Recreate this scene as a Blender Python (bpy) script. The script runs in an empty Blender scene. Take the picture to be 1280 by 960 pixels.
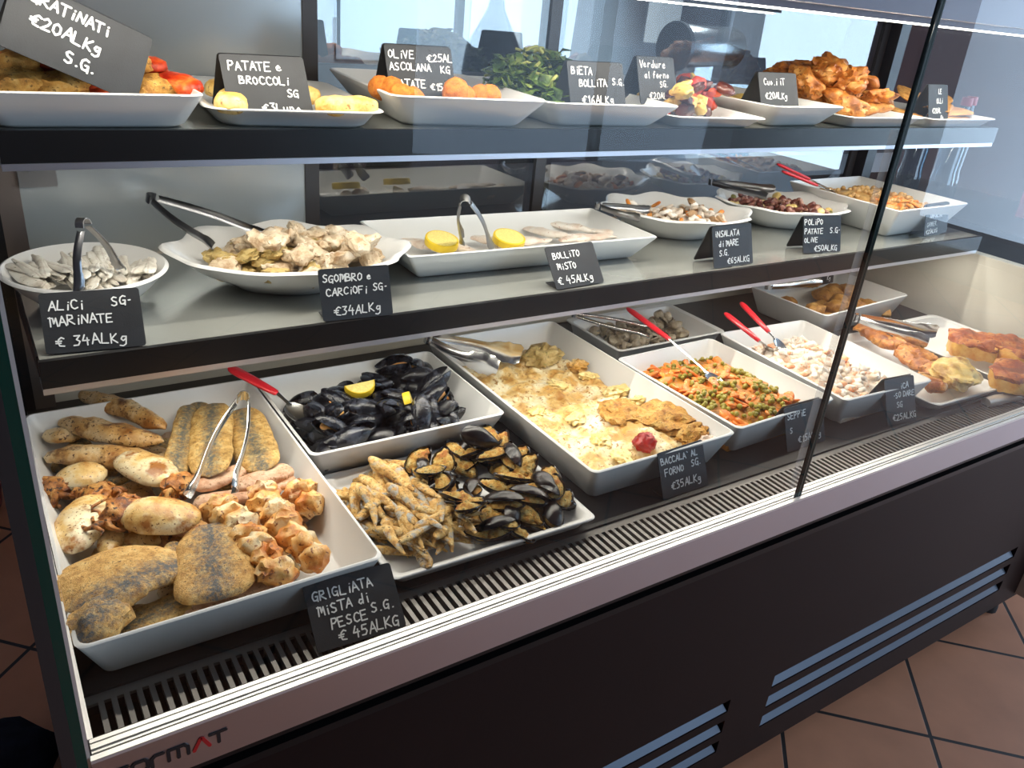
import bpy, bmesh, math, random
from mathutils import Vector, Matrix, Euler, noise

# ------------------------------------------------------------------ camera, world, lights, exposure
Z0 = 0.77                      # height of the front rail of the display case above the floor
scene = bpy.context.scene
COL = scene.collection
V = Vector

YAW, PITCH, ROLL = math.radians(35.426), math.radians(25.588), math.radians(-5.820)
CAM = V((-0.9718, -0.5978, Z0 + 0.6231))
FPX = 1014.5
_f = V((math.sin(YAW) * math.cos(PITCH), math.cos(YAW) * math.cos(PITCH), -math.sin(PITCH)))
_r = V((math.cos(YAW), -math.sin(YAW), 0)); _d = _f.cross(_r)
CR = math.cos(ROLL) * _r + math.sin(ROLL) * _d
CD = -math.sin(ROLL) * _r + math.cos(ROLL) * _d
cam_data = bpy.data.cameras.new('camera'); cam = bpy.data.objects.new('camera', cam_data); COL.objects.link(cam)
cam_data.sensor_width = 36.0; cam_data.lens = 36.0 * FPX / 1280.0; cam_data.clip_start = 0.02
M = Matrix((CR, -CD, -_f)).transposed().to_4x4(); M.translation = CAM
cam.matrix_world = M
scene.camera = cam

scene.view_settings.view_transform = 'Standard'
scene.view_settings.look = 'None'
scene.view_settings.gamma = 1.0
scene.view_settings.use_curve_mapping = False
scene.view_settings.exposure = 0.0

world = bpy.data.worlds.new('world'); scene.world = world; world.use_nodes = True
_wn = world.node_tree.nodes; _wn['Background'].inputs[0].default_value = (0.62, 0.74, 0.95, 1); _wn['Background'].inputs[1].default_value = 0.9

def area(name, loc, target, sx, sy, energy, color):
    l = bpy.data.lights.new(name, 'AREA'); l.shape = 'RECTANGLE'; l.size = sx; l.size_y = sy
    l.energy = energy; l.color = color
    o = bpy.data.objects.new(name, l); COL.objects.link(o); o.location = loc
    o.rotation_euler = (V(target) - V(loc)).to_track_quat('-Z', 'Y').to_euler()
    return o
# daylight entering through the shop windows (front and right of the photographer)
area('window_daylight', (4.6, -1.3, 1.35), (0, -1.3, 1.2), 2.6, 2.2, 100, (0.58, 0.76, 1.0))
area('window_daylight', (2.3, -3.9, 1.4), (1.2, 0, 0.9), 2.4, 2.0, 76, (0.52, 0.72, 1.0))
# led strips of the case: under the canopy and under both shelves
area('canopy_led_light', (0.11, 0.453, Z0 + 0.6395), (0.11, 0.62, Z0), 2.06, 0.010, 4.2, (1.0, 0.93, 0.82))
area('canopy_led_light', (0.11, 0.451, Z0 + 0.6395), (0.11, 0.08, Z0), 2.06, 0.010, 8.5, (1.0, 0.90, 0.76))
area('shelf_led_light', (0.11, 0.505, Z0 + 0.3875), (0.11, 0.56, Z0 + 0.1), 2.04, 0.012, 4.0, (1.0, 0.94, 0.84))
area('shelf_led_light', (0.11, 0.455, Z0 + 0.1285), (0.11, 0.40, Z0 - 0.07), 2.04, 0.012, 3.3, (1.0, 0.93, 0.82))
# added fill light that brightens the kitchen behind the case; no known lamp
kl = area('kitchen_fill_light', (1.5, 2.2, 2.55), (1.6, 2.5, 0), 1.6, 0.8, 62, (0.88, 0.95, 1.0)); kl.data.spread = math.radians(85)

def at(px, py, z):
    """point where the view ray of a photo pixel meets the horizontal plane at height z"""
    v = (px - 640) / FPX * CR + (py - 480) / FPX * CD + _f
    return CAM + v * ((z - CAM.z) / v.z)

# ------------------------------------------------------------------ materials
def nmat(name):
    m = bpy.data.materials.new(name); m.use_nodes = True
    return m, m.node_tree.nodes, m.node_tree.links, m.node_tree.nodes['Principled BSDF']
def plain(name, col, rough=0.5, metal=0.0, spec=0.5, bump=0.0, bscale=200, var=0.0, vscale=6):
    m, N, L, b = nmat(name)
    b.inputs['Base Color'].default_value = (*col, 1); b.inputs['Roughness'].default_value = rough
    b.inputs['Metallic'].default_value = metal; b.inputs['Specular IOR Level'].default_value = spec
    tc = N.new('ShaderNodeTexCoord')
    if var:
        t = N.new('ShaderNodeTexNoise'); t.inputs['Scale'].default_value = vscale; t.inputs['Detail'].default_value = 5
        L.new(tc.outputs['Object'], t.inputs['Vector'])
        r = N.new('ShaderNodeValToRGB'); L.new(t.outputs['Fac'], r.inputs['Fac'])
        r.color_ramp.elements[0].position = 0.3; r.color_ramp.elements[1].position = 0.7
        r.color_ramp.elements[0].color = (*[max(0, c * (1 - var)) for c in col], 1)
        r.color_ramp.elements[1].color = (*[min(1, c * (1 + var)) for c in col], 1)
        L.new(r.outputs['Color'], b.inputs['Base Color'])
    if bump:
        t = N.new('ShaderNodeTexNoise'); t.inputs['Scale'].default_value = bscale; t.inputs['Detail'].default_value = 4
        L.new(tc.outputs['Object'], t.inputs['Vector'])
        bp = N.new('ShaderNodeBump'); bp.inputs['Strength'].default_value = bump; bp.inputs['Distance'].default_value = 0.002
        L.new(t.outputs['Fac'], bp.inputs['Height']); L.new(bp.outputs['Normal'], b.inputs['Normal'])
    return m
def food(name, ramp, scale=60, rough=0.45, bump=0.4, speck=None, speck_scale=240, speck_cut=0.62, char=None, char_scale=25, char_cut=0.6,
         spine=None, spine_w=0.02, sss=0.0, dist=0.003):
    """mottled food surface: noise colour ramp, optional fine specks (herbs, crumbs), optional grill marks, optional band along the back"""
    m, N, L, b = nmat(name)
    tc = N.new('ShaderNodeTexCoord'); oi = N.new('ShaderNodeObjectInfo')
    ma = N.new('ShaderNodeMath'); ma.operation = 'MULTIPLY'; ma.inputs[1].default_value = 7.3
    L.new(oi.outputs['Random'], ma.inputs[0])
    ad = N.new('ShaderNodeVectorMath'); ad.operation = 'ADD'
    L.new(tc.outputs['Object'], ad.inputs[0]); L.new(ma.outputs[0], ad.inputs[1])
    def noi(sc, det=6, rg=0.6):
        t = N.new('ShaderNodeTexNoise'); t.inputs['Scale'].default_value = sc; t.inputs['Detail'].default_value = det
        t.inputs['Roughness'].default_value = rg
        L.new(ad.outputs[0], t.inputs['Vector']); return t
    t = noi(scale)
    r = N.new('ShaderNodeValToRGB'); L.new(t.outputs['Fac'], r.inputs['Fac'])
    e = r.color_ramp.elements
    while len(e) < len(ramp): e.new(0.5)
    for k, (p, c) in enumerate(ramp): e[k].position = 0.5 + (p - 0.48) * 0.72; e[k].color = (*[q ** 1.35 for q in c], 1)
    col = r.outputs['Color']
    def over(col, fac, c):
        mx = N.new('ShaderNodeMix'); mx.data_type = 'RGBA'
        L.new(fac, mx.inputs[0]); L.new(col, mx.inputs[6]); mx.inputs[7].default_value = (*c, 1)
        return mx.outputs[2]
    def cut(src, c, soft):
        c = 0.5 + (c - 0.5) * 0.62
        mr = N.new('ShaderNodeMapRange'); mr.inputs[1].default_value = c; mr.inputs[2].default_value = c + soft
        L.new(src, mr.inputs[0]); return mr.outputs[0]
    if spine:
        sx = N.new('ShaderNodeSeparateXYZ'); L.new(tc.outputs['Object'], sx.inputs[0])
        ab = N.new('ShaderNodeMath'); ab.operation = 'ABSOLUTE'; L.new(sx.outputs['Y'], ab.inputs[0])
        dv = N.new('ShaderNodeMath'); dv.operation = 'DIVIDE'; L.new(ab.outputs[0], dv.inputs[0]); dv.inputs[1].default_value = spine_w
        sb = N.new('ShaderNodeMath'); sb.operation = 'SUBTRACT'; sb.inputs[0].default_value = 1.35; L.new(dv.outputs[0], sb.inputs[1])
        t2 = noi(170, 6, 0.7)
        mu = N.new('ShaderNodeMath'); mu.operation = 'MULTIPLY'; L.new(sb.outputs[0], mu.inputs[0]); L.new(t2.outputs['Fac'], mu.inputs[1])
        col = over(col, cut(mu.outputs[0], 0.30, 0.34), spine)
    if char:
        t3 = noi(char_scale, 4); col = over(col, cut(t3.outputs['Fac'], char_cut, 0.1), char)
    if speck:
        t4 = noi(speck_scale, 3); col = over(col, cut(t4.outputs['Fac'], speck_cut, 0.05), speck)
    L.new(col, b.inputs['Base Color'])
    b.inputs['Roughness'].default_value = rough
    if sss:
        b.inputs['Subsurface Weight'].default_value = sss; b.inputs['Subsurface Radius'].default_value = (0.008, 0.004, 0.002)
    if bump:
        t5 = noi(scale * 4, 6, 0.7)
        bp = N.new('ShaderNodeBump'); bp.inputs['Strength'].default_value = bump; bp.inputs['Distance'].default_value = dist
        L.new(t5.outputs['Fac'], bp.inputs['Height']); L.new(bp.outputs['Normal'], b.inputs['Normal'])
    return m
def glassy(name, tint, ior=1.45, extra=0.0, rough=0.0):
    """clear pane: transparent with Fresnel reflection"""
    m = bpy.data.materials.new(name); m.use_nodes = True; N = m.node_tree.nodes; L = m.node_tree.links
    N.remove(N['Principled BSDF']); out = N['Material Output']
    tr = N.new('ShaderNodeBsdfTransparent'); tr.inputs[0].default_value = (*tint, 1)
    gl = N.new('ShaderNodeBsdfGlossy'); gl.inputs['Roughness'].default_value = rough; gl.inputs[0].default_value = (1, 1, 1, 1)
    fr = N.new('ShaderNodeFresnel'); fr.inputs[0].default_value = ior
    a = N.new('ShaderNodeMath'); a.operation = 'ADD'; a.inputs[1].default_value = extra; a.use_clamp = True
    L.new(fr.outputs[0], a.inputs[0])
    ge = N.new('ShaderNodeNewGeometry')      # only the outer faces of the pane mirror; the way out of the pane is clear
    fb = N.new('ShaderNodeMath'); fb.operation = 'SUBTRACT'; fb.inputs[0].default_value = 1.0; L.new(ge.outputs['Backfacing'], fb.inputs[1])
    fm = N.new('ShaderNodeMath'); fm.operation = 'MULTIPLY'; L.new(a.outputs[0], fm.inputs[0]); L.new(fb.outputs[0], fm.inputs[1]); a = fm
    mx = N.new('ShaderNodeMixShader'); L.new(a.outputs[0], mx.inputs[0]); L.new(tr.outputs[0], mx.inputs[1]); L.new(gl.outputs[0], mx.inputs[2])
    L.new(mx.outputs[0], out.inputs[0])
    return m
def emis(name, col, s):
    m = bpy.data.materials.new(name); m.use_nodes = True; N = m.node_tree.nodes
    N.remove(N['Principled BSDF']); e = N.new('ShaderNodeEmission'); e.inputs[0].default_value = (*col, 1); e.inputs[1].default_value = s
    m.node_tree.links.new(e.outputs[0], N['Material Output'].inputs[0]); return m

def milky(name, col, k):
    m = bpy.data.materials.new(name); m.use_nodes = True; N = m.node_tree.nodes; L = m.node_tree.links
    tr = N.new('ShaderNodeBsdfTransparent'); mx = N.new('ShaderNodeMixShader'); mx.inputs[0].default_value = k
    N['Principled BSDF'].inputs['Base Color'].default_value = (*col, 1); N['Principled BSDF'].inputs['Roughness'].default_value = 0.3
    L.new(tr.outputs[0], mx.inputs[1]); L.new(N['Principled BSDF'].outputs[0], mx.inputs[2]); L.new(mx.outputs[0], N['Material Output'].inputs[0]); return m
def tile_mat():
    m, N, L, b = nmat('terracotta_tiles')
    tc = N.new('ShaderNodeTexCoord'); mp = N.new('ShaderNodeMapping'); mp.inputs['Rotation'].default_value = (0, 0, math.radians(45)); mp.inputs['Location'].default_value = (-0.503, -0.365, 0)
    L.new(tc.outputs['Object'], mp.inputs['Vector'])
    br = N.new('ShaderNodeTexBrick'); br.offset = 0; br.offset_frequency = 1; br.squash = 1
    br.inputs['Scale'].default_value = 1.0; br.inputs['Mortar Size'].default_value = 0.0045; br.inputs['Mortar Smooth'].default_value = 0.1
    br.inputs['Brick Width'].default_value = 0.3285; br.inputs['Row Height'].default_value = 0.342
    br.inputs['Color1'].default_value = (0.60, 0.255, 0.135, 1); br.inputs['Color2'].default_value = (0.64, 0.28, 0.15, 1)
    br.inputs['Mortar'].default_value = (0.03, 0.022, 0.02, 1)
    L.new(mp.outputs[0], br.inputs['Vector'])
    n = N.new('ShaderNodeTexNoise'); n.inputs['Scale'].default_value = 9; n.inputs['Detail'].default_value = 6; L.new(tc.outputs['Object'], n.inputs['Vector'])
    r = N.new('ShaderNodeMapRange'); r.inputs[3].default_value = 0.78; r.inputs[4].default_value = 1.18; L.new(n.outputs['Fac'], r.inputs[0])
    mx = N.new('ShaderNodeMix'); mx.data_type = 'RGBA'; mx.blend_type = 'MULTIPLY'; mx.inputs[0].default_value = 1
    L.new(br.outputs['Color'], mx.inputs[6]); L.new(r.outputs[0], mx.inputs[7]); L.new(mx.outputs[2], b.inputs['Base Color'])
    b.inputs['Roughness'].default_value = 0.5
    bp = N.new('ShaderNodeBump'); bp.inputs['Strength'].default_value = 0.5; bp.inputs['Distance'].default_value = 0.002; bp.invert = True
    L.new(br.outputs['Fac'], bp.inputs['Height']); L.new(bp.outputs['Normal'], b.inputs['Normal'])
    return m, mp
TILE, TILE_MAP = tile_mat()

MT = dict(
    wall=plain('painted_plaster', (0.55, 0.58, 0.60), 0.8, bump=0.1),
    white=plain('white_melamine', (0.72, 0.72, 0.705), 0.28, var=0.02),
    ceramic=plain('white_ceramic', (0.74, 0.73, 0.71), 0.18),
    steel=plain('brushed_steel', (0.62, 0.62, 0.61), 0.22, 1.0),
    dsteel=plain('dark_steel', (0.30, 0.30, 0.31), 0.30, 1.0),
    alu=plain('brushed_aluminium', (0.60, 0.59, 0.63), 0.38, 1.0, var=0.05, vscale=3),
    trim=plain('pale_aluminium_trim', (0.86, 0.85, 0.82), 0.35, 0.6),
    black=plain('black_satin', (0.009, 0.009, 0.010), 0.30, spec=0.35),
    deck=plain('black_deck', (0.016, 0.015, 0.015), 0.38, bump=0.15, bscale=500),
    brown=plain('dark_brown_laminate', (0.015, 0.0075, 0.007), 0.45, spec=0.20, var=0.08),
    louver=plain('louvre_metal', (0.10, 0.12, 0.15), 0.38, 0.5),
    grille=plain('grille_metal', (0.20, 0.19, 0.18), 0.40, 0.7),
    plate=plain('shelf_plate', (0.42, 0.43, 0.40), 0.16, 0.6),
    beige=plain('beige_liner', (0.62, 0.60, 0.53), 0.45, var=0.06, vscale=8),
    canopy=plain('canopy_sheet', (0.17, 0.15, 0.18), 0.5, 0.3),
    bronze=plain('bronze_strip', (0.23, 0.19, 0.17), 0.35, 0.8),
    frame=plain('dark_door_frame', (0.035, 0.03, 0.03), 0.4),
    green=plain('green_glass_edge', (0.004, 0.05, 0.035), 0.12),
    edge=plain('dark_glass_edge', (0.006, 0.028, 0.022), 0.10),
    edge_ghost=milky('painted_edge_reflection', (0.80, 0.76, 0.72), 0.20),
    glass=glassy('front_glass', (0.975, 0.985, 0.98), 1.29),
    rearpanel=plain('grey_rear_panel', (0.46, 0.49, 0.50), 0.22, 0.45),
    rearglass=glassy('tinted_rear_glass', (0.62, 0.66, 0.68), 1.45, 0.16),
    red=plain('red_plastic', (0.62, 0.018, 0.03), 0.3),
    slate=plain('chalkboard', (0.016, 0.018, 0.022), 0.55, bump=0.1, bscale=600, var=0.2, vscale=30),
    chalk=plain('white_chalk_pen', (0.85, 0.85, 0.83), 0.6),
    led=emis('led_diffuser', (1.0, 0.95, 0.86), 7.0),
    rubber=plain('black_rubber', (0.01, 0.01, 0.01), 0.6),
    logo=plain('logo_black', (0.02, 0.02, 0.022), 0.4), logored=plain('logo_red', (0.55, 0.02, 0.02), 0.4),
)

# ------------------------------------------------------------------ mesh helpers
class MB:
    def __init__(s): s.v = []; s.f = []
    def add(s, vs, fs):
        o = len(s.v); s.v += [V(p) for p in vs]; s.f += [tuple(i + o for i in f) for f in fs]; return s
    def box(s, x0, x1, y0, y1, z0, z1):
        vs = [(x, y, z) for z in (z0, z1) for y in (y0, y1) for x in (x0, x1)]
        return s.add(vs, [(0, 2, 3, 1), (4, 5, 7, 6), (0, 1, 5, 4), (2, 6, 7, 3), (0, 4, 6, 2), (1, 3, 7, 5)])
    def loops(s, rings, closed=False, cap0=True, cap1=True):
        n = len(rings[0]); o = len(s.v)
        for r in rings: s.v += [V(p) for p in r]
        k = len(rings)
        for i in range(k if closed else k - 1):
            a, b = o + i * n, o + ((i + 1) % k) * n
            for j in range(n): s.f.append((a + j, a + (j + 1) % n, b + (j + 1) % n, b + j))
        if not closed:
            if cap0: s.f.append(tuple(o + j for j in reversed(range(n))))
            if cap1: s.f.append(tuple(o + (k - 1) * n + j for j in range(n)))
        return s
    def sweep(s, pts, w, h, n=12, up=V((0, 0, 1)), power=2.0, flat=0.0):
        """closed tube through pts with half widths w and half heights h; power>2 gives a boxier section, flat presses the underside"""
        pts = [V(p) for p in pts]; rings = []
        for i, p in enumerate(pts):
            t = (pts[min(i + 1, len(pts) - 1)] - pts[max(i - 1, 0)])
            t = t.normalized() if t.length > 1e-9 else V((1, 0, 0))
            sd = up.cross(t); sd = sd.normalized() if sd.length > 1e-6 else V((0, 1, 0)); u = t.cross(sd)
            wi = w[i] if hasattr(w, '__len__') else w; hi = h[i] if hasattr(h, '__len__') else h
            ring = []
            for j in range(n):
                a = 2 * math.pi * j / n; c, q = math.cos(a), math.sin(a)
                c = math.copysign(abs(c) ** (2 / power), c); q = math.copysign(abs(q) ** (2 / power), q)
                if q < 0: q *= (1 - flat)
                ring.append(p + sd * (c * wi) + u * (q * hi))
            rings.append(ring)
        return s.loops(rings)
    def blob(s, r, amp=0.0, freq=1.0, seed=0, sub=2, loc=(0, 0, 0)):
        bm = bmesh.new(); bmesh.ops.create_icosphere(bm, subdivisions=sub, radius=1.0)
        off = V((seed * 3.7, seed * 1.3, -seed * 2.1)); vs = []
        for q in bm.verts:
            k = 1 + amp * noise.noise(q.co * freq + off) + 0.4 * amp * noise.noise(q.co * freq * 2.7 + off)
            vs.append(V((q.co.x * r[0] * k, q.co.y * r[1] * k, q.co.z * r[2] * k)) + V(loc))
        bm.verts.ensure_lookup_table(); bm.verts.index_update()
        fs = [tuple(q.index for q in f.verts) for f in bm.faces]; bm.free()
        return s.add(vs, fs)
    def wob(s, amp, freq, seed=0):
        """organic unevenness"""
        off = V((seed * 5.1, seed * 2.3, seed * 0.7))
        for p in s.v:
            p += amp * (noise.noise_vector(p * freq + off) + 0.5 * noise.noise_vector(p * freq * 2.6 - off))
        return s
    def move(s, m):
        s.v = [m @ p for p in s.v]; return s
    def mesh(s, name, mat, smooth=True, ang=50):
        me = bpy.data.meshes.new(name); me.from_pydata([tuple(p) for p in s.v], [], s.f); me.validate(); me.update()
        if mat: me.materials.append(mat)
        if smooth:
            me.polygons.foreach_set('use_smooth', [True] * len(me.polygons))
            me.set_sharp_from_angle(angle=math.radians(ang))
        return me

def tag(o, label=None, cat=None, group=None, kind=None):
    if label: o['label'] = label
    if cat: o['category'] = cat
    if group: o['group'] = group
    if kind: o['kind'] = kind
    return o
def obj(name, mb, mat, parent=None, loc=(0, 0, 0), rot=(0, 0, 0), smooth=True, ang=50):
    me = mb if isinstance(mb, bpy.types.Mesh) else mb.mesh(name, mat, smooth, ang)
    o = bpy.data.objects.new(name, me); COL.objects.link(o); o.location = loc; o.rotation_euler = rot
    if parent is not None: o.parent = parent
    return o
def empty(name, loc=(0, 0, 0), rot=(0, 0, 0)):
    o = bpy.data.objects.new(name, None); COL.objects.link(o); o.location = loc; o.rotation_euler = rot; o.empty_display_size = 0.02
    return o
def struct(name, mb, mat, smooth=False):
    o = obj(name, mb, mat, smooth=smooth); o['kind'] = 'structure'; return o
USED = set()
def inst(proto, loc, rot=(0, 0, 0), sc=1.0, label=None, group=None, cat=None):
    """first use moves the prototype itself, later uses copy the thing and each of its parts"""
    if proto.name not in USED:
        USED.add(proto.name); o = proto
    else:
        o = proto.copy(); COL.objects.link(o)
        for ch in list(proto.children):
            c = ch.copy(); COL.objects.link(c); c.parent = o
            for g in list(ch.children):
                d = g.copy(); COL.objects.link(d); d.parent = c
    o.location = loc; o.rotation_euler = rot; o.scale = (sc,) * 3 if not hasattr(sc, '__len__') else sc
    return tag(o, label, cat, group)

class Pile:
    """height map of a heap, so each new piece comes to rest on the ones below it"""
    def __init__(s, x0, x1, y0, y1, z, res=0.005):
        s.x0, s.y0, s.res, s.z = x0, y0, res, z
        s.nx, s.ny = int((x1 - x0) / res) + 2, int((y1 - y0) / res) + 2
        s.h = [[0.0] * s.nx for _ in range(s.ny)]
    def drop(s, x, y, r, t, keep=0.75):
        ci, cj, k = int((x - s.x0) / s.res), int((y - s.y0) / s.res), max(1, int(r / s.res))
        cells = [(j, i) for j in range(cj - k, cj + k + 1) for i in range(ci - k, ci + k + 1)
                 if 0 <= j < s.ny and 0 <= i < s.nx and (j - cj) ** 2 + (i - ci) ** 2 <= k * k]
        if not cells: return s.z + t / 2
        hs = sorted(s.h[j][i] for j, i in cells); top = hs[int(len(hs) * 0.7)] * keep + hs[-1] * (1 - keep) * 0.6
        for j, i in cells: s.h[j][i] = max(s.h[j][i], top + t * 0.8)
        return s.z + top + t / 2

def rrect(hx, hy, r, z, n=5):
    pts = []
    for cx, cy, a0 in ((hx - r, hy - r, 0), (-hx + r, hy - r, 90), (-hx + r, -hy + r, 180), (hx - r, -hy + r, 270)):
        for k in range(n + 1):
            a = math.radians(a0 + 90 * k / n); pts.append((cx + r * math.cos(a), cy + r * math.sin(a), z))
    return pts
def tray_mb(w, d, h, slope=0.022, rc=0.012, th=0.005, lip=0.0):
    """rectangular gastronorm tray with flaring walls; origin at the middle of its underside"""
    m = MB(); a, b = w / 2, d / 2
    rings = [rrect(a - slope - 0.006, b - slope - 0.006, rc, 0), rrect(a - slope, b - slope, rc, 0.004), rrect(a - 0.001 - lip, b - 0.001 - lip, rc, h - 0.004)]
    if lip: rings += [rrect(a, b, rc + lip, h - 0.003)]
    rings += [rrect(a, b, rc, h - 0.0015), rrect(a - 0.0015, b - 0.0015, rc, h), rrect(a - th + 0.001, b - th + 0.001, rc, h),
              rrect(a - th - lip, b - th - lip, rc, h - 0.003), rrect(a - slope - th + 0.003, b - slope - th + 0.003, rc, 0.010), rrect(a - slope - th - 0.004, b - slope - th - 0.004, rc, 0.006)]
    m.loops(rings); return m
def tray(x, y, z, w, d, h, label, rot=0, name='serving_tray', cat='tray', **k):
    o = obj(name, tray_mb(w, d, h, **k), MT['white'], None, (x, y, z + 0.0006), (0, 0, math.radians(rot)))
    return tag(o, label, cat, 'white food trays')
def dish_mb(rx, ry, h, waves=0, wamp=0.0, foot=0.55, n=72, th=0.005, zw=0.0):
    m = MB(); rings = []
    def ring(f, z, off=0):
        out = []
        for j in range(n):
            a = 2 * math.pi * j / n; wv = 1 + (wamp * f * f * math.cos(waves * a) if waves else 0)
            out.append(((rx * f * wv - off) * math.cos(a), (ry * f * wv - off) * math.sin(a), z + zw * max(0, f - 0.5) * math.cos(waves * a)))
        return out
    prof = [(foot * 0.9, 0), (foot, 0.002), (foot * 1.12, h * 0.18), (0.80, h * 0.55), (0.93, h * 0.88), (1.0, h)]
    rings = [ring(f, z) for f, z in prof] + [ring(1.0, h + 0.0025, 0.002)]
    rings += [ring(f, z + th * 0.7, th) for f, z in reversed(prof)]
    m.loops(rings); return m

# ------------------------------------------------------------------ the room
RX0, RX1, RY0, RY1, RH = -3.0, 4.2, -3.4, 3.2, 2.8
fl = struct('floor', MB().box(RX0, RX1, RY0, RY1, -0.1, 0), TILE)
struct('ceiling', MB().box(RX0, RX1, RY0, RY1, RH, RH + 0.1), MT['wall'])
struct('wall_back', MB().box(RX0, RX1, RY1, RY1 + 0.1, 0, RH), plain('kitchen_wall_tiles', (0.50, 0.57, 0.63), 0.35, var=0.05, vscale=2))
dkw = plain('dark_shop_wall', (0.16, 0.13, 0.15), 0.8)
struct('wall_left', MB().box(RX0 - 0.1, RX0, RY0, RY1, 0, RH), dkw)
w = MB(); w.box(RX0, 1.0, RY0 - 0.1, RY0, 0, RH); w.box(3.6, RX1, RY0 - 0.1, RY0, 0, RH); w.box(1.0, 3.6, RY0 - 0.1, RY0, 0, 0.35); w.box(1.0, 3.6, RY0 - 0.1, RY0, 2.4, RH)
struct('wall_front', w, dkw)
w = MB(); w.box(RX1, RX1 + 0.1, 0.1, RY1, 0, RH); w.box(RX1, RX1 + 0.1, RY0, -2.7, 0, RH); w.box(RX1, RX1 + 0.1, -2.7, 0.1, 0, 0.15); w.box(RX1, RX1 + 0.1, -2.7, 0.1, 2.5, RH)
struct('wall_right', w, dkw)
def window(name, horiz, c, a0, a1, z0, z1, mid):
    f = MB()
    for a, b, p, q in ((a0, a0 + 0.05, z0, z1), (a1 - 0.05, a1, z0, z1), (a0, a1, z0, z0 + 0.05), (a0, a1, z1 - 0.05, z1), (mid - 0.025, mid + 0.025, z0, z1)):
        f.box(a, b, c, c + 0.06, p, q) if horiz else f.box(c, c + 0.06, a, b, p, q)
    o = struct(name, f, MT['frame'])
    g = MB(); (g.box(a0, a1, c + 0.025, c + 0.031, z0, z1) if horiz else g.box(c + 0.025, c + 0.031, a0, a1, z0, z1))
    obj('window_pane', g, MT['glass'], o, smooth=False)
window('window_1', False, RX1 + 0.02, -2.7, 0.1, 0.15, 2.5, -1.3)
window('window_2', True, RY0 - 0.08, 1.0, 3.6, 0.35, 2.4, 2.3)

# ------------------------------------------------------------------ the refrigerated display case
DZ = Z0 - 0.068                # deck
SZ, SY = Z0 + 0.176, 0.4275    # lower shelf: top of its plate, front edge
UZ, UY = Z0 + 0.435, 0.478     # upper shelf
XL, XR = -0.966, 1.19          # inside faces of the two ends
case = empty('refrigerated_display_case', (0.11, 0.4, 0))
tag(case, 'long glass fronted refrigerated display case with dark brown base and black shelves', 'display case')
def part(name, mb, mat, parent=None, smooth=False, **k):
    p = case if parent is None else parent
    o = obj(name, mb, mat, None, smooth=smooth, **k)
    base = p; off = V((0, 0, 0))
    while base is not None: off += base.location; base = base.parent
    o.location = V(o.location) - off; o.parent = p
    return o
# base panel with two groups of three louvres
PY = 0.040
slots = [(-0.86, 0.042), (0.163, 1.072)]
zs = [(-0.530, -0.498), (-0.583, -0.551), (-0.636, -0.604)]
b = MB(); xs = [-0.985, slots[0][0], slots[0][1], slots[1][0], slots[1][1], 1.222]
top, bot = Z0 - 0.062, Z0 - 0.700
for i in (0, 2, 4): b.box(xs[i], xs[i + 1], PY, PY + 0.018, bot, top)
zc = [top] + [q + Z0 for t in zs for q in (t[1], t[0])] + [bot]
for a0, a1 in slots:
    for k in range(0, len(zc), 2): b.box(a0, a1, PY, PY + 0.018, zc[k + 1], zc[k])
panel = part('base_panel', b, MT['brown'])
for a0, a1 in slots:
    for z0, z1 in zs:
        l = MB(); l.add([(a0, PY + 0.002, Z0 + z0 + 0.001), (a1, PY + 0.002, Z0 + z0 + 0.001), (a1 - 0.014, PY + 0.020, Z0 + z1), (a0 + 0.002, PY + 0.020, Z0 + z1),
                         (a0, PY + 0.004, Z0 + z0 - 0.001), (a1, PY + 0.004, Z0 + z0 - 0.001), (a1 - 0.014, PY + 0.022, Z0 + z1), (a0 + 0.002, PY + 0.022, Z0 + z1)],
                        [(0, 1, 2, 3), (7, 6, 5, 4), (0, 4, 5, 1), (1, 5, 6, 2), (2, 6, 7, 3), (3, 7, 4, 0)])
        part('louvre', l, MT['louver'], panel)
b = MB(); b.box(-0.985, 1.222, PY + 0.024, 0.86, Z0 - 0.69, Z0 - 0.105); part('cabinet_body', b, MT['black'])
for fx in (-0.93, 1.18):
    for fy in (0.085, 0.80):
        m = MB(); m.sweep([(fx, fy, 0), (fx, fy, 0.012), (fx, fy, 0.08)], [0.026, 0.026, 0.014], [0.026, 0.026, 0.014], up=V((0, 1, 0))); part('foot', m, MT['rubber'], smooth=True)
# front rail: silver face, black shadow gap beneath, striped aluminium sill
m = MB()
face = [(-0.030, 0.003), (-0.030, -0.047), (-0.022, -0.050), (-0.022, 0.003)]
m.loops([[(x, y, Z0 + z) for y, z in face] for x in (-0.964, 1.222)]); rail = part('front_rail', m, MT['alu'])
m = MB(); m.box(-0.964, 1.222, -0.0303, -0.0245, Z0 + 0.0025, Z0 + 0.0065); part('bright_edge', m, MT['trim'], rail)
m = MB(); m.box(-0.985, 1.222, -0.020, PY + 0.01, Z0 - 0.064, Z0 - 0.051); m.box(-0.985, 1.222, 0.012, PY + 0.001, Z0 - 0.078, Z0 - 0.064); part('shadow_gap', m, MT['black'])
m = MB(); m.box(-0.964, 1.19, -0.0245, -0.0165, Z0 - 0.05, Z0 - 0.006); part('glass_channel', m, MT['rubber'])
m = MB(); m.box(-0.962, 1.19, -0.0165, 0.0, Z0 - 0.05, Z0 - 0.0015); part('sill_base', m, MT['dsteel']); m = MB()
for y0, y1 in ((-0.0165, -0.0145), (-0.0115, -0.0060), (-0.0042, 0.0)): m.box(-0.962, 1.19, y0, y1, Z0 - 0.002, Z0)
part('sill', m, MT['trim'])
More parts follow.
